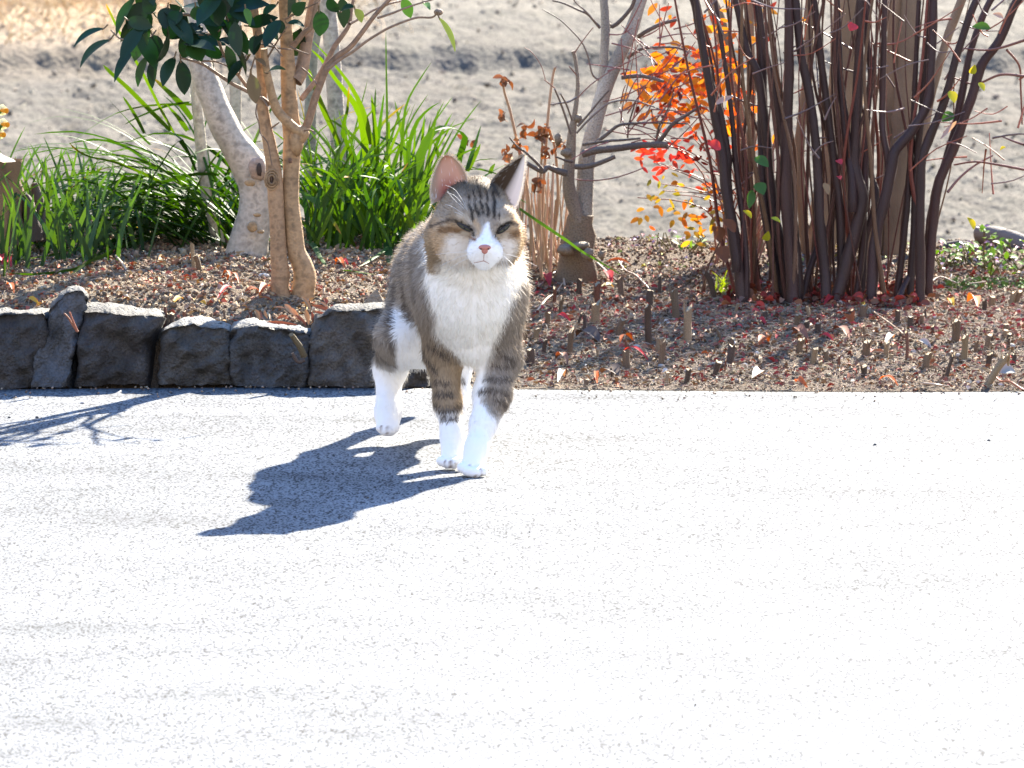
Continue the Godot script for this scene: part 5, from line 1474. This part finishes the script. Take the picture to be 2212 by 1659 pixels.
func build_skeleton() -> void:
	# torso, from chest to rump
	bone(P(1020, 640, -0.045), P(1006, 590, -0.13), 0.055, 0.066, 0.03)
	bone(P(1006, 590, -0.13), P(978, 592, -0.22), 0.066, 0.063, 0.03)
	bone(P(982, 592, -0.22), P(970, 582, -0.31), 0.063, 0.057, 0.03)
	bone(P(1018, 690, -0.03), P(1026, 745, -0.03), 0.043, 0.026, 0.03)       # breast, down between the forelegs
	bone(P(1022, 560, -0.02), P(1020, 620, -0.03), 0.053, 0.055, 0.03)       # neck with its ruff
	lump(P(930, 745, -0.22), 0.030, 0.03)
	# hind legs
	bone(P(938, 605, -0.29), P(868, 732, -0.205), 0.049, 0.028, 0.03)
	bone(P(862, 735, -0.205), P(845, 795, -0.275), 0.027, 0.0205, 0.02)
	bone(P(841, 785, -0.275), P(838, 890, -0.235), 0.0180, 0.0145, 0.015)
	bone(P(838, 893, -0.235), P(838, 916, -0.222), 0.0150, 0.0145, 0.012)
	for s in [[823, 924, -0.215], [833, 931, -0.211], [844, 931, -0.211], [853, 923, -0.215]]:
		lump(P(s[0], s[1], s[2]), 0.0064, 0.0025)
	bone(P(1005, 600, -0.29), P(1010, 715, -0.24), 0.055, 0.033, 0.03)
	bone(P(1010, 715, -0.24), P(1000, 750, -0.34), 0.029, 0.020, 0.02)
	bone(P(1000, 750, -0.34), P(985, 858, -0.32), 0.018, 0.014, 0.015)
	bone(P(985, 858, -0.32), P(983, 880, -0.305), 0.0148, 0.0145, 0.012)
	# tail, carried low behind
	bone(P(958, 530, -0.36), P(955, 570, -0.44), 0.020, 0.017, 0.03)
	bone(P(955, 570, -0.44), P(960, 690, -0.52), 0.016, 0.013, 0.02)
	bone(P(960, 690, -0.52), P(968, 760, -0.58), 0.013, 0.010, 0.02)
	# forelegs
	bone(P(955, 640, -0.06), P(959, 765, -0.06), 0.036, 0.0225, 0.025)
	bone(P(958, 765, -0.06), P(967, 870, -0.04), 0.0222, 0.0155, 0.012)
	bone(P(967, 870, -0.04), P(977, 945, -0.022), 0.0155, 0.0128, 0.012)
	bone(P(977, 945, -0.022), P(976, 985, -0.006), 0.0128, 0.0138, 0.012)
	for s in [[954, 996, 0.006], [966, 1001, 0.011], [981, 1001, 0.012], [994, 997, 0.008]]:
		lump(P(s[0], s[1], s[2]), 0.0064, 0.0025)
	bone(P(1074, 630, -0.055), P(1080, 775, -0.05), 0.033, 0.0235, 0.025)
	bone(P(1082, 775, -0.05), P(1063, 852, -0.018), 0.0240, 0.0215, 0.015)
	bone(P(1063, 852, -0.018), P(1045, 915, 0.01), 0.0215, 0.0155, 0.014)
	bone(P(1045, 915, 0.01), P(1029, 968, 0.036), 0.0155, 0.0128, 0.012)
	bone(P(1029, 968, 0.036), P(1020, 1005, 0.05), 0.0128, 0.0142, 0.012)
	for s in [[998, 1011, 0.060], [1011, 1019, 0.066], [1027, 1022, 0.067], [1041, 1018, 0.062]]:
		lump(P(s[0], s[1], s[2]), 0.0064, 0.002)
	# head
	bone(P(992, 533, 0.035), P(976, 528, 0.018), 0.024, 0.020, 0.02)
	bone(P(1082, 533, 0.036), P(1089, 528, 0.018), 0.021, 0.016, 0.02)
	head_at = P(1022, 462, 0.02)
	lump(P(1026, 460, 0.012), 0.0435, 0.02)
	bone(P(982, 502, 0.022), P(958, 510, 0.010), 0.030, 0.020, 0.025)
	bone(P(1079, 500, 0.030), P(1104, 504, 0.014), 0.027, 0.013, 0.025)
	bone(P(1030, 440, 0.040), P(1040, 480, 0.058), 0.026, 0.017, 0.02)
	bone(P(1040, 478, 0.058), P(1047, 528, 0.082), 0.015, 0.0105, 0.012)
	lump(P(1034, 544, 0.074), 0.0150, 0.010)
	lump(P(1064, 544, 0.074), 0.0135, 0.010)
	lump(P(1046, 564, 0.064), 0.0115, 0.012)
	lump(P(1047, 536, 0.090), 0.0062, 0.008)
	lump(P(1004, 470, 0.052), 0.0135, 0.015)       # brows
	lump(P(1082, 470, 0.054), 0.0125, 0.015)

func build_marks() -> void:
	var pale := Color(0.55, 0.47, 0.37)
	# buff cheeks and the white of blaze, muzzle and chin
	for s in [[820, 960, 0.016], [900, 1040, 0.015], [980, 990, 0.013], [840, 1100, 0.012], [960, 1130, 0.011], [1080, 980, 0.008], [1620, 960, 0.011], [1560, 1010, 0.010], [1640, 860, 0.010]]:
		mark("m", [s[0], s[1]], s[2], BUFF, 0.7)
	mark("m", [1000, 1080, 1060, 1130], 0.010, pale, 0.8)
	mark("m", [880, 930, 990, 930, 1100, 950, 1160, 990], 0.0040, Color(0.25, 0.15, 0.08), 0.7)
	mark("m", [1560, 980, 1640, 960], 0.0045, Color(0.26, 0.155, 0.08), 0.7)
	mark("m", [1335, 880, 1335, 930], 0.0030, WHITE, 0.4)
	mark("m", [1330, 950, 1325, 1010], 0.0062, WHITE, 0.4)
	mark("m", [1325, 1040, 1320, 1090], 0.0105, WHITE, 0.35)
	for s in [[1170, 1110, 0.010], [1240, 1130, 0.014], [1420, 1130, 0.0135], [1200, 1220, 0.014], [1330, 1240, 0.016], [1430, 1230, 0.013], [1100, 1190, 0.012], [1270, 1280, 0.014], [1050, 1260, 0.012], [1500, 1180, 0.008]]:
		mark("m", [s[0], s[1]], s[2] * 1.06, WHITE, 0.95)
	for s in [[1020, 1130, 0.012], [1080, 1080, 0.009], [960, 1180, 0.010], [1530, 1100, 0.008], [1080, 1240, 0.012], [1010, 1060, 0.008], [1130, 1060, 0.007], [1500, 1060, 0.008], [1560, 1120, 0.009]]:
		mark("m", [s[0], s[1]], s[2], Color(0.80, 0.72, 0.62), 0.9)
	# light fur over the eyes
	mark("m", [1060, 780, 1120, 810, 1170, 870], 0.0026, pale, 0.6)
	mark("m", [1215, 850, 1260, 930, 1240, 980], 0.0030, BUFF, 0.6)
	mark("m", [1470, 840, 1540, 830], 0.0030, pale, 0.6)
	mark("m", [1100, 960, 1150, 970], 0.0024, pale, 0.6)
	mark("m", [1460, 1010, 1530, 970], 0.0024, pale, 0.6)
	# dark strokes of the forehead
	for s in [[0.0016, 1158, 680, 1180, 760, 1195, 838], [0.0013, 1195, 555, 1212, 640], [0.0019, 1208, 680, 1232, 740, 1256, 792], [0.0017, 1258, 550, 1272, 625], [0.0018, 1266, 660, 1290, 720, 1296, 782], [0.0013, 1316, 535, 1340, 610, 1334, 650], [0.0020, 1330, 690, 1352, 740, 1346, 792], [0.0024, 1392, 570, 1412, 660, 1400, 740, 1410, 806], [0.0011, 1456, 760, 1450, 850], [0.0010, 1226, 430, 1246, 515], [0.0009, 1296, 420, 1300, 505], [0.0010, 1356, 430, 1372, 520], [0.0010, 1150, 590, 1160, 640]]:
		mark("m", s.slice(1), s[0], DARK * 0.9, 0.6)
	mark("m", [1395, 480, 1420, 560, 1445, 590], 0.0034, DARK * 1.3, 0.7)
	# lines from the eyes
	mark("m", [715, 890, 800, 895, 880, 865, 950, 835, 1040, 840], 0.0017, DARK * 2.0, 0.8)
	mark("m", [1035, 845, 1090, 885, 1160, 905, 1195, 940, 1205, 985], 0.0021, DARK * 0.6, 0.4)
	mark("m", [1418, 1000, 1432, 945, 1480, 885, 1540, 865, 1580, 868], 0.0021, DARK * 0.6, 0.4)
	mark("m", [1580, 868, 1640, 880, 1690, 890], 0.0018, DARK * 2.0, 0.8)
	mark("m", [1185, 1010, 1215, 1030], 0.0016, Color(0.25, 0.12, 0.07), 0.6)
	# bands on the forelegs
	for s in [[585, 485, 660, 525, 740, 580], [545, 520, 570, 600, 640, 690], [565, 745, 640, 780, 740, 790, 850, 775], [590, 830, 660, 870, 760, 870], [635, 955, 700, 1000, 790, 990, 845, 950], [690, 1050, 750, 1070, 800, 1055]]:
		mark("n", s, 0.0032, DARK * 2.2, 0.9, false)
	for s in [[1120, 530, 1180, 580, 1245, 590], [1080, 650, 1170, 660, 1240, 640], [1040, 755, 1130, 765, 1220, 750], [985, 850, 1080, 845, 1200, 865], [1100, 920, 1160, 930, 1190, 960]]:
		mark("n", s, 0.0029, DARK * 2.4, 0.9, false)
	for s in [[330, 60, 330, 200, 300, 330], [400, 0, 405, 100, 410, 200]]:
		mark("n", s, 0.0034, DARK * 2.4, 0.9, false)
	for s in [[905, 1425, 910, 1490], [938, 1435, 945, 1515], [985, 1450, 990, 1505], [715, 1385, 718, 1435], [752, 1395, 755, 1445], [792, 1385, 795, 1440], [225, 1120, 228, 1180], [262, 1130, 264, 1190], [300, 1130, 300, 1190]]:  # gaps between the toes: their shade painted as dark lines
		mark("n", s, 0.0011, Color(0.26, 0.18, 0.14), 0.6, false)

func table(rows: Array, row: float) -> float:     # [row, px, row, px ...] -> px
	var n := rows.size() / 2
	if row <= rows[0]: return rows[1]
	for k in n - 1:
		if row <= rows[2 * k + 2]:
			return lerpf(rows[2 * k + 1], rows[2 * k + 3], (row - rows[2 * k]) / (rows[2 * k + 2] - rows[2 * k]))
	return rows[2 * n - 1]

const LEFT_EDGE := [540.0, 912.0, 600.0, 916.0, 640.0, 928.0, 680.0, 936.0, 717.0, 937.0, 740.0, 955.0, 768.0, 982.0, 802.0, 1003.0, 900.0, 1012.0]
const RIGHT_EDGE := [540.0, 1150.0, 590.0, 1140.0, 620.0, 1118.0, 660.0, 1098.0, 700.0, 1086.0, 740.0, 1066.0, 780.0, 1056.0, 820.0, 1046.0, 860.0, 1042.0, 885.0, 1052.0, 905.0, 1080.0]

func coat(p: Vector3, n: Vector3) -> Color:
	var wob := ns.get_noise_3d(p.x * 2500.0, p.y * 2500.0, p.z * 2500.0)
	var c := TABBY
	var row := (0.2497 - p.y + 0.0) * 1944.0 + 1015.0 - 0.2497 * 1944.0      # height, in the measuring grid's rows
	var col := 1106.0 + p.x * 1944.0
	var head := (p - head_at).length() < 0.088 and p.z > -0.055 and row < 580.0 + (p.z * 200.0)
	if head:
		c = TABBY.lerp(BROWN, clampf(0.5 + wob, 0.0, 1.0)).lerp(Color(0.10, 0.075, 0.05), 0.85 * ss(425.0, 385.0, row))
		c = c.lerp(Color(0.40, 0.295, 0.185), ss(470.0, 515.0, row))
		c = c.lerp(CREAM, ss(545.0, 562.0, row + wob * 10.0) * ss(935.0, 965.0, col))
	elif p.z < -0.135:
		var stripe := ss(0.1, 0.6, sin(p.z * 190.0 + p.y * 30.0 + wob * 3.0))
		c = TABBY.lerp(DARK * 1.8, 0.55 * stripe)
		var inner := ss(843.0, 856.0, col + wob * 8.0) * (1.0 - ss(1120.0, 1130.0, col))
		c = c.lerp(WHITE, inner * ss(0.150, 0.138, p.y + wob * 0.010 - 0.02 * ss(905.0, 850.0, col)))
		c = c.lerp(WHITE, ss(0.096, 0.082, p.y + wob * 0.008))
		if p.z < -0.38: c = TABBY.lerp(DARK * 1.5, ss(0.0, 0.5, sin(p.z * 260.0)))
	else:
		var lo := table(LEFT_EDGE, row) + wob * 9.0
		var hi := table(RIGHT_EDGE, row) + wob * 9.0
		var white := ss(lo - 7.0, lo + 7.0, col) * ss(hi + 12.0, hi - 10.0, col)
		white *= ss(-0.115, -0.085, p.z)
		var left: bool = col < 1015.0
		c = TABBY.lerp(BROWN, ss(640.0, 780.0, row)) if left else TABBY.lerp(Color(0.30, 0.25, 0.20), 0.6)
		var low := ss(880.0, 905.0, row + wob * 14.0 - (0.12 * (col - 970.0) if left else 0.25 * (col - 1060.0)))
		c = c.lerp(CREAM.lerp(WHITE, ss(800.0, 880.0, row)), maxf(white, low))
		if row < 650.0 and left: c = c.lerp(DARK * 2.2, 0.5 * ss(0.0, 0.6, sin(col * 0.22 + wob * 2.0)) * (1.0 - white))
	for m in marks:
		if m[4] != head: continue
		if (p - m[5]).length() > m[6]: continue
		var pts: PackedVector3Array = m[0]
		var d := 1.0
		if pts.size() == 1:
			d = (p - pts[0]).length()
		else:
			for k in pts.size() - 1:
				var ab := pts[k + 1] - pts[k]
				var t := clampf((p - pts[k]).dot(ab) / maxf(ab.length_squared(), 1e-9), 0.0, 1.0)
				d = minf(d, (p - pts[k] - ab * t).length())
		var r: float = m[1] * (1.0 + 0.3 * wob)
		c = c.lerp(m[2], 1.0 - ss(r * (1.0 - m[3]), r * (1.0 + m[3]), d))
	c.a = 1.0
	return c

func surface_nets(step: float) -> MB:
	var lo := Vector3.ONE * 9.0
	var hi := -lo
	for bn in bones:
		var r := Vector3.ONE * (maxf(bn[2], bn[3]) + 0.02)
		lo = lo.min(bn[0] - r).min(bn[1] - r)
		hi = hi.max(bn[0] + r).max(bn[1] + r)
	var B := 7
	var nb := Vector3i(((hi - lo) / (step * B)).ceil())
	var N := nb * B + Vector3i.ONE
	var field := PackedFloat32Array()
	field.resize(N.x * N.y * N.z)
	field.fill(1.0)
	var sx := 1
	var sy := N.x
	var sz := N.x * N.y
	var kept := []
	var half := step * B * 0.5
	var reach := half * 1.7321 + step
	for bz in nb.z:
		for by in nb.y:
			for bx in nb.x:
				var c := lo + Vector3(bx, by, bz) * (step * B) + Vector3.ONE * half
				var list := []
				var near := 1.0
				for bn in bones:
					var e := one(bn, c)
					near = minf(near, e)
					if e < reach + 0.035: list.append(bn)
				if near > reach + 0.02: continue
				if near < -reach - 0.02:
					for z in B:
						for y in B:
							for x in B:
								field[(bx * B + x) * sx + (by * B + y) * sy + (bz * B + z) * sz] = -1.0
					continue
				kept.append(Vector3i(bx, by, bz))
				for z in B:
					for y in B:
						for x in B:
							var g := Vector3i(bx * B + x, by * B + y, bz * B + z)
							field[g.x * sx + g.y * sy + g.z * sz] = sdf(lo + Vector3(g) * step, list)
	var index := {}
	var mb := MB.new()
	var corner := [0, sx, sy, sx + sy, sz, sx + sz, sy + sz, sx + sy + sz]
	var offs := []
	for k in 8: offs.append(Vector3(k & 1, (k >> 1) & 1, (k >> 2) & 1))
	var edges := [[0, 1], [2, 3], [4, 5], [6, 7], [0, 2], [1, 3], [4, 6], [5, 7], [0, 4], [1, 5], [2, 6], [3, 7]]
	var vals := PackedFloat32Array()
	vals.resize(8)
	for b in kept:
		for z in B:
			for y in B:
				for x in B:
					var g := Vector3i(b.x * B + x, b.y * B + y, b.z * B + z)
					if g.x >= N.x - 1 or g.y >= N.y - 1 or g.z >= N.z - 1: continue
					var at := g.x * sx + g.y * sy + g.z * sz
					var f0 := field[at]
					if absf(f0) > step * 2.5: continue
					var mask := 0
					for k in 8:
						vals[k] = field[at + corner[k]]
						if vals[k] < 0.0: mask |= 1 << k
					if mask == 0 or mask == 255: continue
					var sum := Vector3.ZERO
					var cnt := 0
					for e in edges:
						var a: float = vals[e[0]]
						var c: float = vals[e[1]]
						if (a < 0.0) == (c < 0.0): continue
						sum += (offs[e[0]] as Vector3).lerp(offs[e[1]], a / (a - c))
						cnt += 1
					index[at] = mb.vert(lo + (Vector3(g) + sum / cnt) * step, Vector3.UP, Color.WHITE)
	for at in index:
		var f0: float = field[at]
		for axis in 3:
			var s: int = [sx, sy, sz][axis]
			var u: int = [sy, sz, sx][axis]
			var w: int = [sz, sx, sy][axis]
			var f1: float = field[at + s]
			if (f0 < 0.0) == (f1 < 0.0): continue
			if not (index.has(at - u) and index.has(at - w) and index.has(at - u - w)): continue
			var q: Array = [index[at], index[at - u], index[at - u - w], index[at - w]]
			if f0 < 0.0: mb.quad(q[0], q[3], q[2], q[1])
			else: mb.quad(q[0], q[1], q[2], q[3])
	mb.smooth()
	return mb

func flow(p: Vector3, n: Vector3, nose: Vector3) -> Vector3:
	var f := Vector3(0, -1, 0)
	if (p - head_at).length() < 0.085 and p.z > -0.05:
		f = (p - nose).normalized() + Vector3(0, -0.15, -0.1)
		if p.y > nose.y + 0.02 and absf(p.x - nose.x + 0.004) < 0.022: f = Vector3(0, 1, -0.5)
	elif p.z < -0.1 and p.y > 0.13:
		f = Vector3(-0.15, -0.55, -0.8)
	elif p.y > 0.13:
		f = Vector3(signf(p.x - P(1025, 700, 0).x) * 0.25, -1, -0.15)
	var t := f - n * f.dot(n)
	return t.normalized() if t.length_squared() > 1e-6 else Vector3(0, -1, 0)

func fur_length(p: Vector3) -> float:
	if (p - head_at).length() < 0.085 and p.z > -0.05:
		var side := ss(0.02, 0.055, (p - head_at).length()) * ss(0.075, 0.03, p.z)
		return lerpf(0.0032, 0.0085, side * ss(0.262, 0.24, p.y) if p.y < 0.262 else side * 0.35)
	if p.y < 0.028: return 0.0013
	if p.y < 0.045: return 0.0032
	if p.y < 0.12: return 0.0062
	return 0.0095

func grow_fur(skin: MB, strands: int, nose: Vector3, guards: MB) -> MB:
	var cum := PackedFloat32Array()
	var total := 0.0
	for k in range(0, skin.i.size(), 3):
		var a := skin.v[skin.i[k]]
		var ar := (skin.v[skin.i[k + 1]] - a).cross(skin.v[skin.i[k + 2]] - a).length()
		var m := (a - head_at).length()
		ar *= 2.6 if m < 0.08 and a.z > 0.0 else (1.0 if a.z > -0.36 else 0.5)
		if a.z < -0.05 and skin.n[skin.i[k]].z < -0.5: ar *= 0.5
		total += ar
		cum.append(total)
	var f := MB.new()
	var nt := cum.size()
	var at := 0
	var per := total / strands
	var want := per * rng.randf()
	while at < nt:
		if cum[at] < want:
			at += 1
			continue
		want += per * rng.randf_range(0.6, 1.4)
		var u := rng.randf()
		var v := rng.randf()
		if u + v > 1.0:
			u = 1.0 - u; v = 1.0 - v
		var ia := skin.i[3 * at]; var ib := skin.i[3 * at + 1]; var ic := skin.i[3 * at + 2]
		var p := skin.v[ia] * (1.0 - u - v) + skin.v[ib] * u + skin.v[ic] * v
		var n := (skin.n[ia] * (1.0 - u - v) + skin.n[ib] * u + skin.n[ic] * v).normalized()
		var c := coat(p, n)
		if (p - nose).length() < 0.007: continue
		var white := c.g > 0.7
		if white and rng.randf() < 0.4: continue
		var l := fur_length(p) * rng.randf_range(0.7, 1.3)
		var t := flow(p, n, nose)
		t = (t + n.cross(t) * rng.randf_range(-0.35, 0.35)).normalized()
		var guard: bool = p.y > 0.035 and rng.randf() < 0.14
		if guard: l *= 1.25
		var d := (t + n * (rng.randf_range(0.7, 1.5) if guard else rng.randf_range(0.05, 0.24 if white else 0.5))).normalized()
		var w := 0.00026 if guard else 0.00042 + 0.00016 * ss(0.004, 0.009, l)
		var s := d.cross(n).normalized() * w
		var g := rng.randf_range(0.78, 1.2) if c.g < 0.45 else rng.randf_range(0.94, 1.05)
		var cr := Color(c.r * g, c.g * g, c.b * g)
		var tip := Color(cr.r * 1.10, cr.g * 1.08, cr.b * 1.04)
		var nn := (n + t * 0.15 + Vector3(rng.randf_range(-0.15, 0.15), rng.randf_range(-0.15, 0.15), 0)).normalized()
		if guard: nn = (n + s.normalized() * rng.randf_range(-1.2, 1.2)).normalized()
		var b := p - n * 0.0006
		var mid := b + d * l * 0.55
		var end := b + d * l + t * l * 0.12 - n * l * 0.10
		var o := guards if guard else f
		var k := o.vert(b - s, nn, cr)
		o.vert(b + s, nn, cr); o.vert(mid - s * 0.75, nn, cr); o.vert(mid + s * 0.75, nn, cr); o.vert(end, nn, tip)
		o.tri(k, k + 2, k + 3); o.tri(k, k + 3, k + 1); o.tri(k + 2, k + 4, k + 3)
	return f

func ear(cat: Node3D, ba: Vector3, bb: Vector3, tip: Vector3, facing: Vector3, deep: float, inner: Callable, label: String, roundness: float) -> void:
	var mb := MB.new()
	var nt := 12
	var nsx := 10
	var mid := (ba + bb) * 0.5
	var side := (bb - ba) * 0.5
	for layer in 2:
		for a in nt + 1:
			var t := float(a) / nt
			var w := pow(1.0 - pow(t, 1.5), roundness) * (1.0 + 0.10 * sin(PI * t))
			for b in nsx + 1:
				var s := 2.0 * b / nsx - 1.0
				var q := mid.lerp(tip, t) + side * s * w
				q -= facing * (deep * (1.0 - s * s) * (1.0 - 0.75 * t) + (0.0018 if layer else 0.0))
				var c: Color = inner.call(s, t) if layer == 0 else BROWN.lerp(DARK * 2.0, 0.35 + 0.4 * t)
				mb.vert(q, facing, c)
	var n := nsx + 1
	var off := (nt + 1) * n
	for a in nt:
		for b in nsx:
			var k := a * n + b
			mb.quad(k, k + n, k + n + 1, k + 1)
			mb.quad(off + k, off + k + 1, off + k + n + 1, off + k + n)
		for b in [0, nsx]:
			var k: int = a * n + b
			mb.quad(k, off + k, off + k + n, k + n)
	mb.smooth()
	var e := obj("ear", mb, M.ear_skin if roundness < 0.7 else M.ear_fur, cat)
	e.set_meta("label", label)
	# hairs on rim and inside
	var f := MB.new()
	for j in 1500:
		var t := pow(rng.randf(), 1.2)
		var s := rng.randf_range(-1.0, 1.0)
		var rim := rng.randf() < 0.45
		if rim: s = -1.0 if rng.randf() < 0.5 else 1.0
		var w := pow(1.0 - pow(t, 1.5), roundness) * (1.0 + 0.10 * sin(PI * t))
		var q := mid.lerp(tip, t) + side * s * w - facing * (deep * (1.0 - s * s) * (1.0 - 0.75 * t))
		var out := (side.normalized() * s * (0.5 if rim else -0.2) + (tip - mid).normalized() * 0.9 + facing * rng.randf_range(-0.2, 0.5)).normalized()
		var outer := not rim and rng.randf() < 0.6
		var c: Color = inner.call(s, t)
		if outer:
			q -= facing * 0.0020
			c = BROWN.lerp(DARK * 2.0, 0.3 + 0.4 * t)
			out = ((tip - mid).normalized() - facing * 0.3).normalized()
		elif rim: c = c.lerp(Color(0.62, 0.52, 0.42), 0.6)
		else:
			if rng.randf() < (0.85 if t > 0.4 else 0.55): continue
			c = c.lerp(WHITE, 0.6)
		var l := rng.randf_range(0.002, 0.0045) * (1.0 if rim or outer else 1.7)
		var ss_ := out.cross(facing).normalized() * 0.00028
		var k := f.vert(q - ss_, facing, c)
		f.vert(q + ss_, facing, c); f.vert(q + out * l, facing, c)
		f.tri(k, k + 2, k + 1)
	obj("ear_fur", f, M.fur, e).set_meta("kind", "stuff")

func build_cat() -> void:
	build_skeleton()
	build_marks()
	var foot := P(1000, 1010, -0.15)
	foot.y = 0.0
	var cat := thing("cat", foot, "brown tabby and white cat walking over the pavement towards the viewer", "cat")
	var nose := on_cat(1047, 536)
	var skin := surface_nets(0.0035)
	for k in skin.v.size():
		var c := coat(skin.v[k], skin.n[k])
		skin.c[k] = Color(c.r, c.g, c.b)
	var guards := MB.new()
	var f := grow_fur(skin, 150000, nose, guards)
	var body := obj("body", skin, M.fur_skin, cat)
	obj("fur", f, M.fur, body).set_meta("kind", "stuff")
	obj("guard_hair", guards, M.guard_fur, body).set_meta("kind", "stuff")
	# ears
	ear(cat, P(934, 440, 0.030), P(1011, 410, 0.044), P(962, 335, 0.016), Vector3(-0.12, 0.05, 1.0).normalized(), 0.020, func(s: float, t: float):
		var pink := Color(0.72, 0.45, 0.32).lerp(Color(0.40, 0.12, 0.09), ss(0.62, 0.12, t) * ss(0.75, 0.1, absf(s + 0.2)))
		pink = pink.lerp(Color(0.16, 0.10, 0.08), ss(0.22, 0.0, t) * ss(0.2, 0.8, s + 0.5))
		return pink.lerp(Color(0.44, 0.33, 0.22), ss(0.55, 1.0, absf(s))), "rounded ear turned to the viewer, pink inside", 0.54)
	ear(cat, P(1060, 400, 0.030), P(1109, 456, 0.012), P(1136, 335, 0.008), Vector3(0.95, -0.05, 0.30).normalized(), 0.016, func(s: float, t: float):
		return Color(0.075, 0.055, 0.042).lerp(WHITE, ss(0.42, 0.72, s)), "pointed ear turned aside, dark in front and white inside", 0.95)
	# eyes, half closed
	for s in [[1005, 491, -0.60, 0.0088, 0.0017, 988, 479, 1023, 505], [1087, 494, 0.62, 0.0076, 0.0018, 1102, 484, 1073, 509]]:
		var c := on_cat(s[0], s[1])
		var n := sdf_normal(c)
		n = (n + Vector3(0.1, 0, 0.6)).normalized()
		var x := (on_cat(s[7], s[8]) - on_cat(s[5], s[6]))
		x = (x - n * x.dot(n)).normalized()
		var bs := Basis(x, n.cross(x), n)
		var mb := MB.new()
		ball(mb, c + n * 0.0002, Vector3(s[3], s[4], 0.0030), Color(0.085, 0.088, 0.05), 0.0, 10, 16, bs)
		var e := obj("eye", mb, M.wet, cat)
		mb = MB.new()
		ball(mb, c + n * 0.0016, Vector3(0.0024, 0.0021, 0.0018), Color(0.008, 0.008, 0.008), 0.0, 8, 12, bs)
		obj("pupil", mb, M.wet, e)
		mb = MB.new()
		for sgn in [1.0, -1.0]:
			var lid := PackedVector3Array()
			for j in 9:
				var a := PI * j / 8.0
				lid.append(c + x * cos(a) * -float(s[3]) * 1.12 + bs.y * sin(a) * float(s[4]) * sgn * (signf(bs.y.y)) * 1.05 + n * (0.0006 + 0.0018 * sin(a)))
			tube(mb, lid, [0.0006, 0.0012 if sgn > 0 else 0.0008, 0.0006], Color(0.028, 0.020, 0.017), 6, 1, 0.0, 0.0)
		obj("eyelid", mb, M.nose, e)
	# nose and mouth
	var nb := MB.new()
	var nc := nose + Vector3(0, 0.0006, -0.001)
	var pink := Color(0.52, 0.20, 0.155)
	ball(nb, nc, Vector3(0.0070, 0.0034, 0.0042), pink, 0.0, 9, 14)
	ball(nb, nc + Vector3(0, -0.0034, -0.0003), Vector3(0.0036, 0.0040, 0.0036), pink, 0.0, 9, 12)
	var no := obj("nose", nb, M.nose, cat)
	nb = MB.new()
	for s in [-1.0, 1.0]:
		ball(nb, nc + Vector3(s * 0.0042, -0.0012, 0.0028), Vector3(0.0012, 0.0010, 0.0012), Color(0.12, 0.03, 0.025), 0.0, 6, 8)
	obj("nostril", nb, M.nose, no)
	nb = MB.new()
	for s in [[1046, 546, 1045, 556, 1045, 562], [1045, 563, 1036, 565, 1026, 567, 1015, 568], [1045, 563, 1051, 566, 1056, 569]]:
		var pts := PackedVector3Array()
		for j in s.size() / 2:
			pts.append(on_cat(s[2 * j], s[2 * j + 1]) + Vector3(0, 0, 0.0022))
		tube(nb, pts, [0.0005, 0.0003], Color(0.42, 0.25, 0.20), 6, 3, 0.0, 0.0)
	obj("mouth", nb, M.nose, cat)
	# whiskers
	for s in [[1010, 452, 985, 412, 962, 400], [1010, 455, 985, 425, 964, 415], [1004, 452, 980, 430, 966, 412], [1000, 462, 980, 448, 962, 441], [1000, 466, 990, 461, 982, 458], [1085, 560, 1098, 590, 1102, 640], [1088, 556, 1104, 590, 1110, 625], [1082, 562, 1092, 595, 1095, 620], [1085, 550, 1110, 575, 1128, 610], [1022, 548, 990, 556, 950, 575], [1022, 552, 990, 568, 955, 592], [1020, 545, 985, 545, 940, 550], [1088, 548, 1120, 556, 1160, 575]]:
		var mb := MB.new()
		var a := on_cat(s[0], s[1])
		var out := 0.014 if s[1] < 500 else 0.02
		tube(mb, PackedVector3Array([a, P(s[2], s[3], a.z + out), P(s[4], s[5], a.z + out * 0.7)]), [0.00022, 0.00012], Color(0.85, 0.84, 0.82), 5, 5, 0.0, 0.0)
		obj("whisker", mb, M.whisker, cat)
